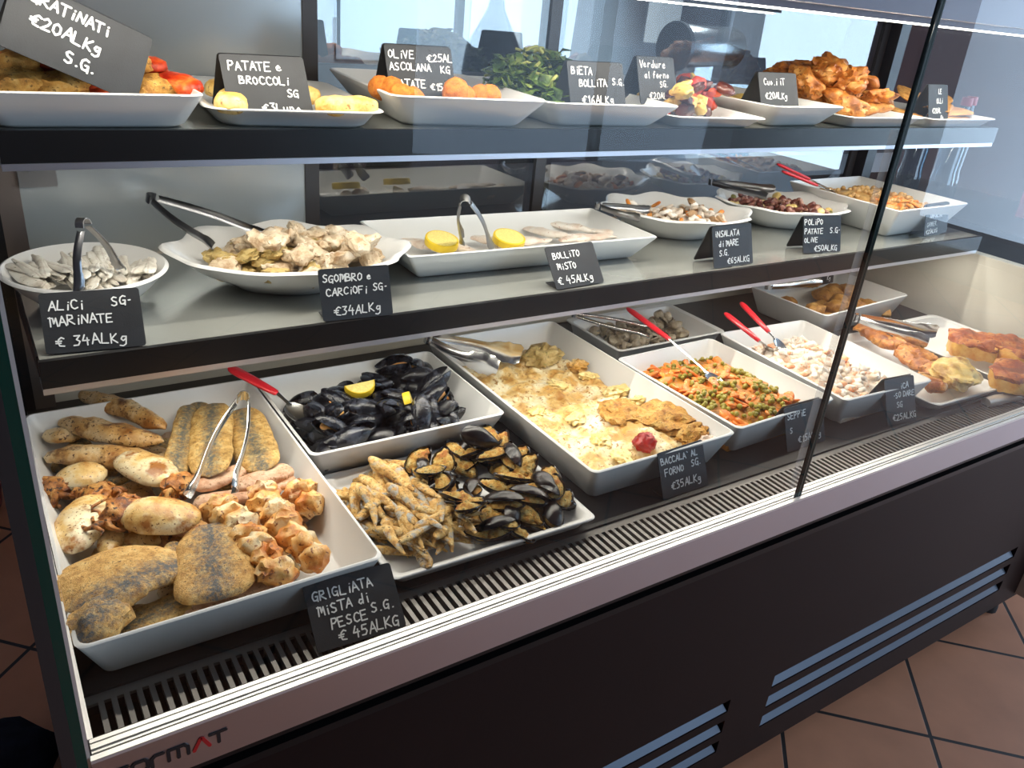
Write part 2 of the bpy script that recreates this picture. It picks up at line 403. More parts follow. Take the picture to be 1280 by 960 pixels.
# deck, front lip and air grille
m = MB(); m.box(XL, XR, 0.128, 0.83, DZ - 0.012, DZ); m.box(XL, XR, 0.124, 0.128, DZ - 0.03, DZ + 0.0015); part('deck', m, MT['deck'])
m = MB(); gz = DZ - 0.002
m.box(XL, XR, 0.112, 0.124, gz - 0.004, gz); m.box(XL, XR, 0.0, 0.022, gz - 0.004, gz)
x = XL + 0.02
while x < XR - 0.02: m.box(x, x + 0.0055, 0.022, 0.112, gz - 0.012, gz); x += 0.0122
part('air_grille', m, MT['grille'])
m = MB(); m.box(XL, XR, 0.0, 0.124, gz - 0.04, gz - 0.03); part('grille_trough', m, MT['black'])
# ends
m = MB(); m.box(-0.985, -0.966, -0.030, 0.86, Z0 - 0.02, Z0 + 0.76); e = part('end_glass', m, MT['glass'])
m = MB(); m.box(-0.9850, -0.9745, -0.0325, -0.0295, Z0 - 0.7, Z0 + 0.76); part('outer_edge', m, MT['frame'], e)
m = MB(); m.box(-0.9745, -0.9665, -0.0325, -0.0295, Z0 - 0.06, Z0 + 0.76); part('green_edge', m, MT['green'], e)
m = MB(); m.box(-0.985, -0.966, -0.0295, 0.86, Z0 - 0.69, Z0 - 0.02); part('end_panel', m, MT['brown'])
m = MB(); m.box(-0.9662, -0.9585, 0.0, 0.80, DZ - 0.03, Z0 + 0.0005); part('side_trim', m, MT['trim'])
m = MB(); m.box(-0.9664, -0.9635, -0.026, -0.0225, Z0 - 0.005, Z0 + 0.74); part('seal_strip', m, MT['trim'])
m = MB(); m.box(1.19, 1.222, 0.0, 0.86, Z0 - 0.69, Z0 + 0.128); part('end_liner', m, MT['beige'])
m = MB(); m.box(1.195, 1.205, -0.028, 0.86, Z0 + 0.128, Z0 + 0.76); part('end_glass', m, MT['glass'])
# front panes and the dark polished edges where they meet
GY0, GY1 = -0.0235, -0.0175
m = MB(); m.box(-0.962, -0.0370, GY0, GY1, Z0 - 0.035, Z0 + 0.75); g = part('front_pane', m, MT['glass'])
m = MB(); m.box(-0.0370, -0.0330, GY0, GY1, Z0 - 0.035, Z0 + 0.75); part('polished_edge', m, MT['edge'], g)
m = MB(); m.box(-0.052, -0.0375, GY1 + 0.0005, GY1 + 0.0020, Z0 + 0.02, Z0 + 0.52); part('edge_reflection', m, MT['edge_ghost'], g)  # milky strip stands in for the pane edge's pale reflection beside the joint
m = MB(); m.box(-0.0290, 1.19, GY0, GY1, Z0 - 0.035, Z0 + 0.75); g = part('front_pane', m, MT['glass'])
m = MB(); m.box(-0.0320, -0.0290, GY0, GY1, Z0 - 0.035, Z0 + 0.75); part('polished_edge', m, MT['edge'], g)
m = MB(); m.box(-0.962, 1.19, -0.0235, 0.38, Z0 + 0.751, Z0 + 0.758); part('top_pane', m, MT['glass'])
# shelves
for nm, z, y, led in (('lower_shelf', SZ, SY, 0.455), ('upper_shelf', UZ, UY, 0.505)):
    m = MB(); m.box(-0.932, 1.172, y + 0.008, 0.815, z - 0.008, z); sh = part(nm, m, MT['plate'])
    m = MB(); m.box(-0.934, 1.174, y, y + 0.008, z - 0.035, z + 0.001); part('fascia', m, MT['black'], sh)
    m = MB(); m.box(-0.934, 1.174, y + 0.002, y + 0.040, z - 0.044, z - 0.036); part('light_profile', m, MT['alu'], sh)
    m = MB(); m.box(-0.90, 1.14, led - 0.006, led + 0.006, z - 0.0465, z - 0.0442); part('led_strip', m, MT['led'], sh)
    for bx in (-0.934, 1.160):
        m = MB(); m.add([(bx, y + 0.04, z - 0.036), (bx, 0.81, z - 0.075), (bx, 0.81, z - 0.008), (bx, y + 0.04, z - 0.008), (bx + 0.012, y + 0.04, z - 0.036), (bx + 0.012, 0.81, z - 0.075), (bx + 0.012, 0.81, z - 0.008), (bx + 0.012, y + 0.04, z - 0.008)],
                       [(0, 1, 2, 3), (7, 6, 5, 4), (0, 4, 5, 1), (1, 5, 6, 2), (2, 6, 7, 3), (3, 7, 4, 0)]); part('bracket', m, MT['frame'], sh)
# rear: corner posts, sliding doors, liner
for px_ in (-0.975, 1.160):
    m = MB(); m.box(px_, px_ + 0.04, 0.80, 0.86, DZ - 0.01, Z0 + 0.66); part('rear_post', m, MT['black'])
m = MB(); m.box(-0.935, -0.905, 0.80, 0.806, DZ, Z0 + 0.42); part('upright_strip', m, MT['bronze'])
m = MB(); m.box(-0.905, -0.855, 0.79, 0.806, Z0 + 0.30, Z0 + 0.375); m.box(-0.89, -0.868, 0.785, 0.79, Z0 + 0.345, Z0 + 0.352); m.box(-0.89, -0.868, 0.785, 0.79, Z0 + 0.322, Z0 + 0.329); part('door_latch', m, MT['dsteel'])
m = MB(); m.box(-0.935, 1.16, 0.815, 0.85, DZ - 0.01, Z0 + 0.02); part('rear_sill', m, MT['beige'])
for x0, x1, y in ((-0.935, -0.43, 0.835), (-0.505, 0.10, 0.850), (0.05, 1.16, 0.835)):
    m = MB(); m.box(x0 + 0.02, x1 - 0.02, y, y + 0.004, Z0 + 0.02, Z0 + 0.65); d = part('rear_door', m, MT['rearpanel' if x0 == -0.935 else 'rearglass'])
    for q0, q1 in ((x0, x0 + (0.075 if x0 == -0.505 else 0.026)), (x1 - 0.026, x1)):
        m = MB(); m.box(q0, q1, y - 0.003, y + 0.007, Z0 + 0.02, Z0 + 0.65); part('door_stile', m, MT['frame'], d)
# canopy with its led line
m = MB(); m.box(-0.966, 1.19, 0.380, 0.865, Z0 + 0.655, Z0 + 0.80); can = part('canopy', m, MT['canopy'])
m = MB(); m.box(-0.94, 1.16, 0.444, 0.462, Z0 + 0.6440, Z0 + 0.655); hs = part('light_housing', m, MT['canopy'], can)
m = MB(); m.box(-0.93, 1.13, 0.447, 0.459, Z0 + 0.6405, Z0 + 0.6439); part('led_strip', m, MT['led'], can)
# maker's badge on the silver rail
def ribbon(m, pts, wd, th, closed=False):
    """flat pen stroke in the xz plane, facing -y"""
    n = len(pts)
    for i in range(n if closed else n - 1):
        a, b_ = V(pts[i]), V(pts[(i + 1) % n]); t = (b_ - a)
        if t.length < 1e-6: continue
        t.normalize(); s = V((-t.z, 0, t.x)) * wd / 2
        q = [a + s, b_ + s, b_ - s, a - s]; m.add(q + [p - V((0, th, 0)) for p in q], [(3, 2, 1, 0), (4, 5, 6, 7), (0, 1, 5, 4), (1, 2, 6, 5), (2, 3, 7, 6), (3, 0, 4, 7)])
    for p in pts:
        c = [V(p) + V((wd / 2 * math.cos(k * math.pi / 4), -th * 1.05, wd / 2 * math.sin(k * math.pi / 4))) for k in range(8)]
        m.add(c, [tuple(range(8))])
def rr(x0, x1, z0, z1, r=0.18):
    dx, dz = (x1 - x0) * r, (z1 - z0) * r
    return [(x0 + dx, 0, z0), (x1 - dx, 0, z0), (x1, 0, z0 + dz), (x1, 0, z1 - dz), (x1 - dx, 0, z1), (x0 + dx, 0, z1), (x0, 0, z1 - dz), (x0, 0, z0 + dz)]
bx0, bz0, lw, lh = -0.950, -0.0275, 0.0125, 0.0125
mk = MB(); mr = MB(); mbk = MB()
def L_(k): return bx0 + k * (lw + 0.0035)
def sh_(pts): return [(x, -0.0301, Z0 + z + 0.10 * (x - bx0) * 0.0) for x, _, z in pts]
tk = 0.0034
ribbon(mk, sh_([(L_(0), 0, bz0), (L_(0), 0, bz0 + lh - .003), (L_(0) + .003, 0, bz0 + lh), (L_(0) + lw, 0, bz0 + lh)]), tk, 0.0008); ribbon(mk, sh_([(L_(0), 0, bz0 + lh * .5), (L_(0) + lw * .85, 0, bz0 + lh * .5)]), tk, 0.0008)
ribbon(mk, sh_(rr(L_(1), L_(1) + lw, bz0, bz0 + lh)), tk, 0.0008, True)
ribbon(mk, sh_([(L_(2), 0, bz0), (L_(2), 0, bz0 + lh - .003), (L_(2) + .003, 0, bz0 + lh), (L_(2) + lw * .8, 0, bz0 + lh)]), tk, 0.0008)
x3 = L_(3) - .002; w3 = lw * 1.35
ribbon(mk, sh_([(x3, 0, bz0), (x3, 0, bz0 + lh), (x3 + w3 - .003, 0, bz0 + lh), (x3 + w3, 0, bz0 + lh - .003), (x3 + w3, 0, bz0)]), tk, 0.0008); ribbon(mk, sh_([(x3 + w3 / 2, 0, bz0), (x3 + w3 / 2, 0, bz0 + lh)]), tk, 0.0008)
x4 = x3 + w3 + .005
ribbon(mr, sh_([(x4, 0, bz0), (x4 + lw * .5, 0, bz0 + lh), (x4 + lw * .62, 0, bz0 + lh), (x4 + lw * 1.1, 0, bz0)]), tk, 0.0008)
x5 = x4 + lw + .004
ribbon(mk, sh_([(x5 - .002, 0, bz0 + lh), (x5 + lw, 0, bz0 + lh)]), tk, 0.0008); ribbon(mk, sh_([(x5 + lw * .45, 0, bz0), (x5 + lw * .45, 0, bz0 + lh)]), tk, 0.0008)
bdg = part('maker_badge', mk, MT['logo'], rail); part('red_letter', mr, MT['logored'], rail)

# ------------------------------------------------------------------ chalkboard price signs (hand written)
G2 = {  # cleaner stroke list; x 0-4, y 0-6
 'A': [[(0,0),(2,6),(4,0)],[(.8,2.2),(3.2,2.2)]], 'B': [[(0,0),(0,6),(2.6,5.6),(2.8,4),(.2,3.2),(3.6,2.6),(3.4,.6),(0,0)]], 'C': [[(3.8,5),(2.6,6),(1,5.5),(.2,3.5),(.5,1.2),(2,0),(3.8,.8)]],
 'D': [[(0,0),(0,6),(2.6,5.4),(3.8,3),(2.6,.6),(0,0)]], 'E': [[(3.4,6),(0,6),(0,0),(3.6,0)],[(0,3.2),(2.8,3.2)]], 'F': [[(0,0),(0,6),(3.6,6)],[(0,3.2),(2.8,3.2)]],
 'G': [[(3.6,5.4),(2,6),(.5,4.8),(.1,2.6),(.9,.4),(2.6,.2),(3.6,1.4),(3.6,2.8),(2.2,2.8)],[(3.6,2.2),(3.6,-.6)]], 'I': [[(1.4,0),(1.4,6)]], 'K': [[(.2,0),(.4,6)],[(3.6,5.8),(.5,2.8),(3.8,0)]],
 'L': [[(.2,6),(0,.3),(3.4,0)]], 'M': [[(0,0),(.3,6)],[(-.6,5.6),(1.8,5.4),(2,1.8)],[(2,1.8),(3.6,5.4),(4,0)]], 'N': [[(0,0),(.2,5.8),(3.6,.2),(3.8,6)]],
 'O': [[(1.8,5.8),(.4,4.4),(.3,1.6),(1.8,0),(3.5,1.5),(3.5,4.4),(1.8,5.8)]], 'P': [[(.2,-.4),(.2,6),(2.8,5.8),(3.4,4.2),(2,2.8),(.2,3)]], 'R': [[(0,0),(.2,6),(2.8,5.6),(3,3.8),(.4,2.8),(3.8,0)]],
 'S': [[(3.4,5.4),(1.8,6),(.5,4.8),(1.2,3.4),(3.2,2.4),(3.2,.8),(1.6,0),(.2,.7)]], 'T': [[(-.4,6),(4.2,6)],[(1.8,6),(1.8,0)]], 'U': [[(.2,6),(.2,1.4),(1.6,0),(3.2,1),(3.4,6)]], 'V': [[(0,6),(1.8,0),(3.8,6)]],
 '0': [[(1.8,5.8),(.4,4.4),(.3,1.6),(1.8,0),(3.5,1.5),(3.5,4.4),(1.8,5.8)]], '1': [[(.8,4.6),(2,6),(2,0)]], '2': [[(.3,4.8),(1.8,6),(3.3,4.8),(2.6,2.8),(0,0),(3.8,.1)]], '3': [[(.3,6),(3.3,6),(1.6,3.7),(3.5,2.4),(2.6,.3),(.2,.2)]],
 '4': [[(1.6,6),(.1,2.4),(3.7,2.4)],[(2.8,4),(2.6,-.6)]], '5': [[(3.5,6),(.8,6),(.5,3.5),(2.6,3.6),(3.5,2),(2.4,.2),(.2,.3)]], '6': [[(3,6),(.8,3.6),(.3,1.4),(1.8,0),(3.3,1.2),(2.4,2.9),(.5,2)]], '8': [[(3.2,5),(1.8,6),(.6,4.8),(3.2,1.8),(2,0),(.4,1.2),(3.2,5)]],
 '9': [[(3.4,4.4),(1.8,6),(.4,4.4),(1.6,2.9),(3.4,4.2),(3.2,-.4)]], '€': [[(3.8,5),(2.4,5.8),(.9,4.6),(.5,2.6),(1.2,.6),(3.8,.2)],[(-.7,3.6),(2.4,3.5)],[(-.7,2.3),(2,2.2)]],
 'd': [[(3,2.4),(1.2,2.8),(.3,1.2),(1.4,0),(3,1.2)],[(3.2,6),(3,0)]], 'i': [[(1.4,3.6),(1.4,0)],[(1.4,5.3),(1.6,5.4)]], 'e': [[(.4,1.8),(3,2.2),(2,3.6),(.5,2.4),(.6,.6),(2,0),(3.4,.6)]], 'g': [[(3,3),(1.2,3.2),(.5,1.8),(1.6,.7),(3,1.9),(3.1,3.1),(3,-1.2),(1.6,-2.2),(0,-1.8)]],
 'r': [[(.6,3.4),(.6,0)],[(.6,2.2),(2,3.4),(3,3)]], 'n': [[(.4,3.4),(.4,0)],[(.4,2.4),(2,3.4),(2.8,2.4),(3,0)]], 'u': [[(.3,3.4),(.5,.5),(1.8,0),(2.9,1.2),(3,3.4)],[(3,2),(3.2,0)]], 'o': [[(1.6,3.4),(.3,1.8),(1.4,0),(3,1.4),(1.6,3.4)]],
 'a': [[(3,3),(1.2,3.2),(.3,1.4),(1.4,0),(3,1.4)],[(3,3.4),(3.2,0)]], 'l': [[(1.4,6),(1.4,.3),(2,0)]], 'f': [[(3.2,5.6),(2,6),(1.4,4.8),(1.3,0)],[(.2,3.2),(2.8,3.2)]], 'k': [[(.4,0),(.4,6)],[(3.2,3.8),(.6,1.8),(3.4,0)]], 's': [[(2.8,3),(1.2,3.4),(.8,2.2),(2.6,1.2),(1.8,0),(.2,.4)]],
 'v': [[(.2,3.4),(1.5,0),(3,3.4)]], '.': [[(1.2,.1),(1.5,.2)]], '-': [[(.8,2.8),(2,2.9)]], '`': [[(.8,6.6),(2,5.4)]], "'": [[(1.2,6),(1,4.6)]], ' ': []}
def write(m, text, x, z, size, rng, wd=0.0017, adv=4.95):
    u = size / 6.0
    for ch in text:
        g = G2.get(ch, [])
        sc = u * rng.uniform(0.93, 1.07); dz = rng.uniform(-0.4, 0.4) * u; sl = rng.uniform(-0.05, 0.14)
        for st in g:
            ribbon(m, [(x + (a + sl * b) * sc, 0, z + dz + b * sc) for a, b in st], wd, 0.00035)
        x += (u * adv if ch not in "iIl.-'`1 " else u * 3.3)
def sign(name_label, lines, base, w, h, rot=0.0, lean=28, back='tent', seed=1, roll=0.0, size=0.0115, wd=0.0017):
    """folded chalkboard sign; base is the middle of its front foot. lines: (text, x, z, size)"""
    rng = random.Random(seed)
    root = empty('price_sign', V(base) + V((0, 0, 0.0012)), (0, math.radians(roll), math.radians(rot)))
    tag(root, name_label, 'price sign', 'chalkboard price signs')
    L = math.radians(lean); tilt = Matrix.Rotation(-L, 4, 'X')
    m = MB(); r = 0.004
    ring = [(x, z + h / 2) for x, z, _ in [(p[0], p[1], 0) for p in rrect(w / 2, h / 2, r, 0, 3)]]
    m.loops([[(x, y, z) for x, z in ring] for y in (0.0, 0.0016)])
    m.move(tilt); obj('front_panel', m, MT['slate'], root, ang=30)
    t = MB()
    for tx, x, z, s in lines: write(t, tx, -w / 2 + x * w, z * h, s * h * 0.93, rng, wd)
    t.move(Matrix.Translation((0, -0.0003, 0))); t.move(tilt); obj('lettering', t, MT['chalk'], root, smooth=False)
    m = MB(); m.loops([[(x, y, z) for x, z in ring] for y in (0.0, 0.0016)])
    ty, tz = math.sin(L) * h, math.cos(L) * h
    if back == 'tent':
        m.move(Matrix.Translation((0, 2 * ty + 0.004, 0)) @ Matrix.Rotation(L, 4, 'X'))
        obj('rear_panel', m, MT['slate'], root, ang=30)
    else:
        m = MB(); m.box(-w / 2 + 0.004, w / 2 - 0.004, 0.002, 0.035, 0.0, 0.0018); obj('foot_plate', m, MT['slate'], root)
        m = MB(); m.loops([[(x, 0.001, 0.001), (x, 0.034, 0.001), (x, math.tan(L) * h * 0.6 + 0.001, h * 0.55)] for x in (-0.012, 0.012)]); obj('strut', m, MT['slate'], root)
    return root
def up(z=0): return z
# on the deck
sign('chalkboard sign reading GRIGLIATA MISTA di PESCE, in front of the grilled fish tray', [('GRIGLiATA', .07, .72, .15), ('MiSTA di', .10, .50, .15), ('PESCE', .20, .27, .15), ('S.G.', .66, .33, .15), ('€ 45ALKG', .26, .06, .16)], (-0.673, 0.066, DZ + 0.002), 0.108, 0.078, -3, 47, 'easel', 1)
sign('chalkboard sign reading BACCALA AL FORNO, in front of the baked cod tray', [('BACCALA` AL', .05, .72, .14), ('FORNO', .10, .47, .15), ('SG.', .68, .50, .15), ('€35ALKg', .20, .15, .17)], (-0.089, 0.134, DZ), 0.102, 0.075, 2, 25, 'easel', 2)
sign('chalkboard sign reading SEPPiE, in front of the pea and carrot tray', [('SEPPiE', .06, .72, .15), ('S', .10, .40, .13), ('€15ALKg', .30, .14, .16)], (0.228, 0.150, DZ), 0.106, 0.080, 0, 22, 'tent', 3)
sign('chalkboard sign reading SG €25 AL KG, in front of the pink seafood salad tray', [('iCA', .52, .76, .13), ('-SO DARE', .26, .58, .12), ('SG', .35, .37, .12), ('€25ALKG', .20, .10, .14)], (0.492, 0.128, DZ), 0.086, 0.092, -5, 24, 'tent', 4)
# on the lower shelf
sign('chalkboard sign reading ALiCi MARiNATE, in front of the oval anchovy dish', [('ALiCi', .08, .70, .16), ('SG-', .70, .72, .16), ('MARiNATE', .08, .45, .16), ('€ 34ALKg', .12, .10, .18)], (-0.868, 0.440, SZ + 0.001), 0.112, 0.075, -6, 30, 'easel', 5)
sign('chalkboard sign reading SGOMBRO e CARCiOFi, in front of the scalloped mackerel dish', [('SGOMBRO e', .05, .74, .15), ('CARCiOFi', .08, .48, .15), ('SG-', .74, .52, .15), ('€34ALKg', .17, .10, .18)], (-0.524, 0.431, SZ + 0.001), 0.106, 0.074, -4, 20, 'easel', 6)
sign('chalkboard sign reading BOLLiTO MiSTO, in front of the long boiled fish tray', [('BOLLiTO', .10, .70, .16), ('MiSTO', .14, .44, .16), ('€ 45ALKg', .08, .10, .18)], (-0.106, 0.443, SZ + 0.001), 0.110, 0.076, 4, 36, 'easel', 7)
sign('chalkboard sign reading iNSALATA di MARE, in front of the scalloped seafood salad dish', [('iNSALATA', .06, .74, .15), ('di MARE', .14, .50, .15), ('S.G.', .14, .28, .14), ('€65ALKG', .34, .07, .15)], (0.278, 0.444, SZ + 0.001), 0.113, 0.080, 1, 19, 'tent', 8)
sign('chalkboard sign reading POLiPO PATATE OLiVE, in front of the scalloped octopus dish', [('POLiPO', .03, .78, .16), ('PATATE', .03, .53, .15), ('S.G-', .70, .54, .15), ('OLiVE', .03, .30, .14), ('€50ALKG', .30, .05, .16)], (0.564, 0.453, SZ + 0.001), 0.109, 0.078, -8, 18, 'tent', 9)
sign('chalkboard sign reading CECi, standing before the chickpea tray at the right end', [('CECi', .16, .77, .15), ('ZAMPONCiNi', .12, .56, .13), ('GAMBER.', .08, .30, .14), ('€25ALKG', .08, .07, .14)], (1.040, 0.476, SZ + 0.001), 0.118, 0.076, 5, 12, 'tent', 10)
# on the upper shelf
sign('chalkboard sign reading GRATiNATi, tilted on the gratin tray at the left end', [('GRATiNATi', .13, .74, .16), ('€20ALKg', .17, .44, .17), ('S.G.', .44, .14, .16)], (-0.850, 0.510, UZ + 0.056), 0.150, 0.084, 0, 22, 'tent', 11, 24, wd=0.0024)
sign('chalkboard sign reading PATATE e BROCCOLi, fogged, in the low potato tray', [('PATATE e', .08, .75, .15), ('BROCCOLi', .18, .52, .14), ('SG', .72, .32, .13), ('€3Luno', .40, .08, .14)], (-0.616, 0.505, UZ + 0.012), 0.112, 0.082, 0, 30, 'tent', 12)
sign('chalkboard sign reading OLiVE ASCOLANA, among the orange fried balls', [('OLiVE', .04, .78, .14), ('€25AL', .62, .74, .13), ('ASCOLANA', .04, .58, .13), ('KG', .80, .56, .13), ('PATATE', .08, .30, .13), ('€15ALKG', .62, .26, .12), ('SARA', .16, .10, .13)], (-0.368, 0.550, UZ + 0.022), 0.112, 0.088, 0, 22, 'tent', 13)
sign('chalkboard sign reading BiETA BOLLiTA, leaning over the boiled greens', [('BiETA', .06, .76, .15), ('BOLLiTA', .18, .54, .14), ('S.G.', .78, .58, .13), ('€16ALKg', .22, .22, .16)], (-0.058, 0.512, UZ + 0.016), 0.122, 0.086, 2, 20, 'tent', 14)
sign('chalkboard sign reading Verdure al forno, behind the roasted vegetables', [('Verdure', .06, .77, .16), ('al forno', .16, .55, .15), ('SG.', .56, .36, .14), ('€20ALKg', .26, .10, .15)], (0.118, 0.560, UZ + 0.030), 0.100, 0.082, 6, 20, 'tent', 15)
sign('chalkboard sign with smudged writing over €20 AL Kg, in the tall upper tray', [('Cuo.i iT', .12, .70, .17), ('€20ALKg', .14, .36, .17), ('S.G.', .40, .06, .14)], (0.435, 0.540, UZ + 0.018), 0.125, 0.080, 4, 22, 'tent', 16)
sign('small chalkboard sign beside the flat breaded slices on the upper shelf', [('LE', .50, .74, .15), ('OLLi', .40, .48, .15), ('€20AL', .18, .20, .16), ('Kg', .60, .02, .13)], (0.975, 0.520, UZ + 0.010), 0.105, 0.080, 8, 18, 'tent', 17)
sign('chalkboard sign half hidden behind the glass joint above the croquette tray', [('Kg', .70, .14, .16)], (0.965, 0.700, DZ + 0.045), 0.105, 0.076, 4, 12, 'tent', 18)

# ------------------------------------------------------------------ trays and dishes
tray(-0.790, 0.388, DZ, 0.335, 0.535, 0.066, 'deep white tray of grilled mixed fish at the left end of the deck', 0)
tray(-0.452, 0.513, DZ, 0.335, 0.275, 0.066, 'deep white tray of black mussels with lemon wedges', 0)
tray(-0.448, 0.249, DZ + 0.001, 0.322, 0.262, 0.024, 'low white tray of fried anchovies and crumbed mussels behind the air grille', -1, slope=0.014, lip=0.006)
tray(-0.114, 0.430, DZ, 0.305, 0.535, 0.066, 'deep long white tray of baked cod', 0)
tray(0.183, 0.332, DZ, 0.272, 0.315, 0.066, 'deep white tray of orange vegetables and peas', 2)
tray(0.277, 0.655, DZ, 0.322, 0.195, 0.038, 'low white tray of small clams at the back of the deck', 0, slope=0.014, lip=0.006)
tray(0.478, 0.330, DZ, 0.268, 0.345, 0.066, 'deep white tray of pale pink seafood salad', -3)
tray(0.880, 0.615, DZ, 0.385, 0.230, 0.068, 'deep white tray of brown croquettes at the back of the deck', 4)
tray(0.722, 0.291, DZ, 0.250, 0.345, 0.022, 'flat white tray of omelettes and browned chicken', -2, slope=0.012, rc=0.025, lip=0.006)
tray(1.000, 0.292, DZ, 0.270, 0.345, 0.026, 'flat white tray of red topped tortilla wedges at the right end', 0, slope=0.012, rc=0.025, lip=0.006)
tray(-0.125, 0.640, SZ, 0.525, 0.222, 0.050, 'long white tray of boiled white fish with lemon slices on the lower shelf', -2, slope=0.030, rc=0.006)
tray(0.992, 0.632, SZ, 0.320, 0.318, 0.074, 'deep white tray of chickpea salad at the right end of the lower shelf', 2, slope=0.034, rc=0.008)
tray(-0.831, 0.647, UZ, 0.248, 0.346, 0.042, 'white tray of red and golden gratin vegetables at the left end of the upper shelf', 0, slope=0.02, rc=0.02)
tray(-0.570, 0.642, UZ, 0.240, 0.335, 0.025, 'low bluish white tray of potato rolls on the upper shelf', -6, slope=0.02, rc=0.03, lip=0.008)
tray(-0.310, 0.640, UZ, 0.255, 0.335, 0.045, 'white tray of round orange fritters on the upper shelf', -6, slope=0.03, rc=0.02)
tray(-0.040, 0.642, UZ, 0.270, 0.340, 0.040, 'white tray of boiled green leaves on the upper shelf', -4, slope=0.03, rc=0.02)
tray(0.212, 0.638, UZ, 0.225, 0.340, 0.021, 'low white tray of roasted vegetables on the upper shelf', -6, slope=0.02, rc=0.02, lip=0.006)
tray(0.440, 0.645, UZ, 0.230, 0.340, 0.042, 'white tray with a smudged sign standing in it on the upper shelf', 2, slope=0.03, rc=0.02)
tray(0.705, 0.642, UZ, 0.270, 0.350, 0.024, 'low white tray heaped with browned chicken on the upper shelf', 0, slope=0.02, rc=0.02, lip=0.006)
tray(1.000, 0.640, UZ, 0.290, 0.346, 0.022, 'low white tray of flat breaded slices at the right end of the upper shelf', 2, slope=0.02, rc=0.02, lip=0.006)
o = obj('serving_dish', dish_mb(0.107, 0.112, 0.050, foot=0.55), MT['ceramic'], None, (-0.850, 0.622, SZ + 0.0006)); tag(o, 'plain round white dish of marinated anchovies at the left end of the lower shelf', 'dish', 'white serving dishes')
o = obj('serving_dish', dish_mb(0.185, 0.140, 0.056, 8, 0.045, 0.5, zw=0.006), MT['ceramic'], None, (-0.558, 0.618, SZ + 0.0006), (0, 0, math.radians(-12))); tag(o, 'scalloped white dish of mackerel and artichokes on the lower shelf', 'dish', 'white serving dishes')
o = obj('serving_dish', dish_mb(0.172, 0.130, 0.054, 8, 0.045, 0.5, zw=0.006), MT['ceramic'], None, (0.335, 0.680, SZ + 0.0006), (0, 0, math.radians(-20))); tag(o, 'scalloped white dish of seafood salad on the lower shelf', 'dish', 'white serving dishes')
o = obj('serving_dish', dish_mb(0.170, 0.128, 0.052, 8, 0.045, 0.5, zw=0.006), MT['ceramic'], None, (0.685, 0.680, SZ + 0.0006), (0, 0, math.radians(-20))); tag(o, 'scalloped white dish of octopus and potato salad on the lower shelf', 'dish', 'white serving dishes')

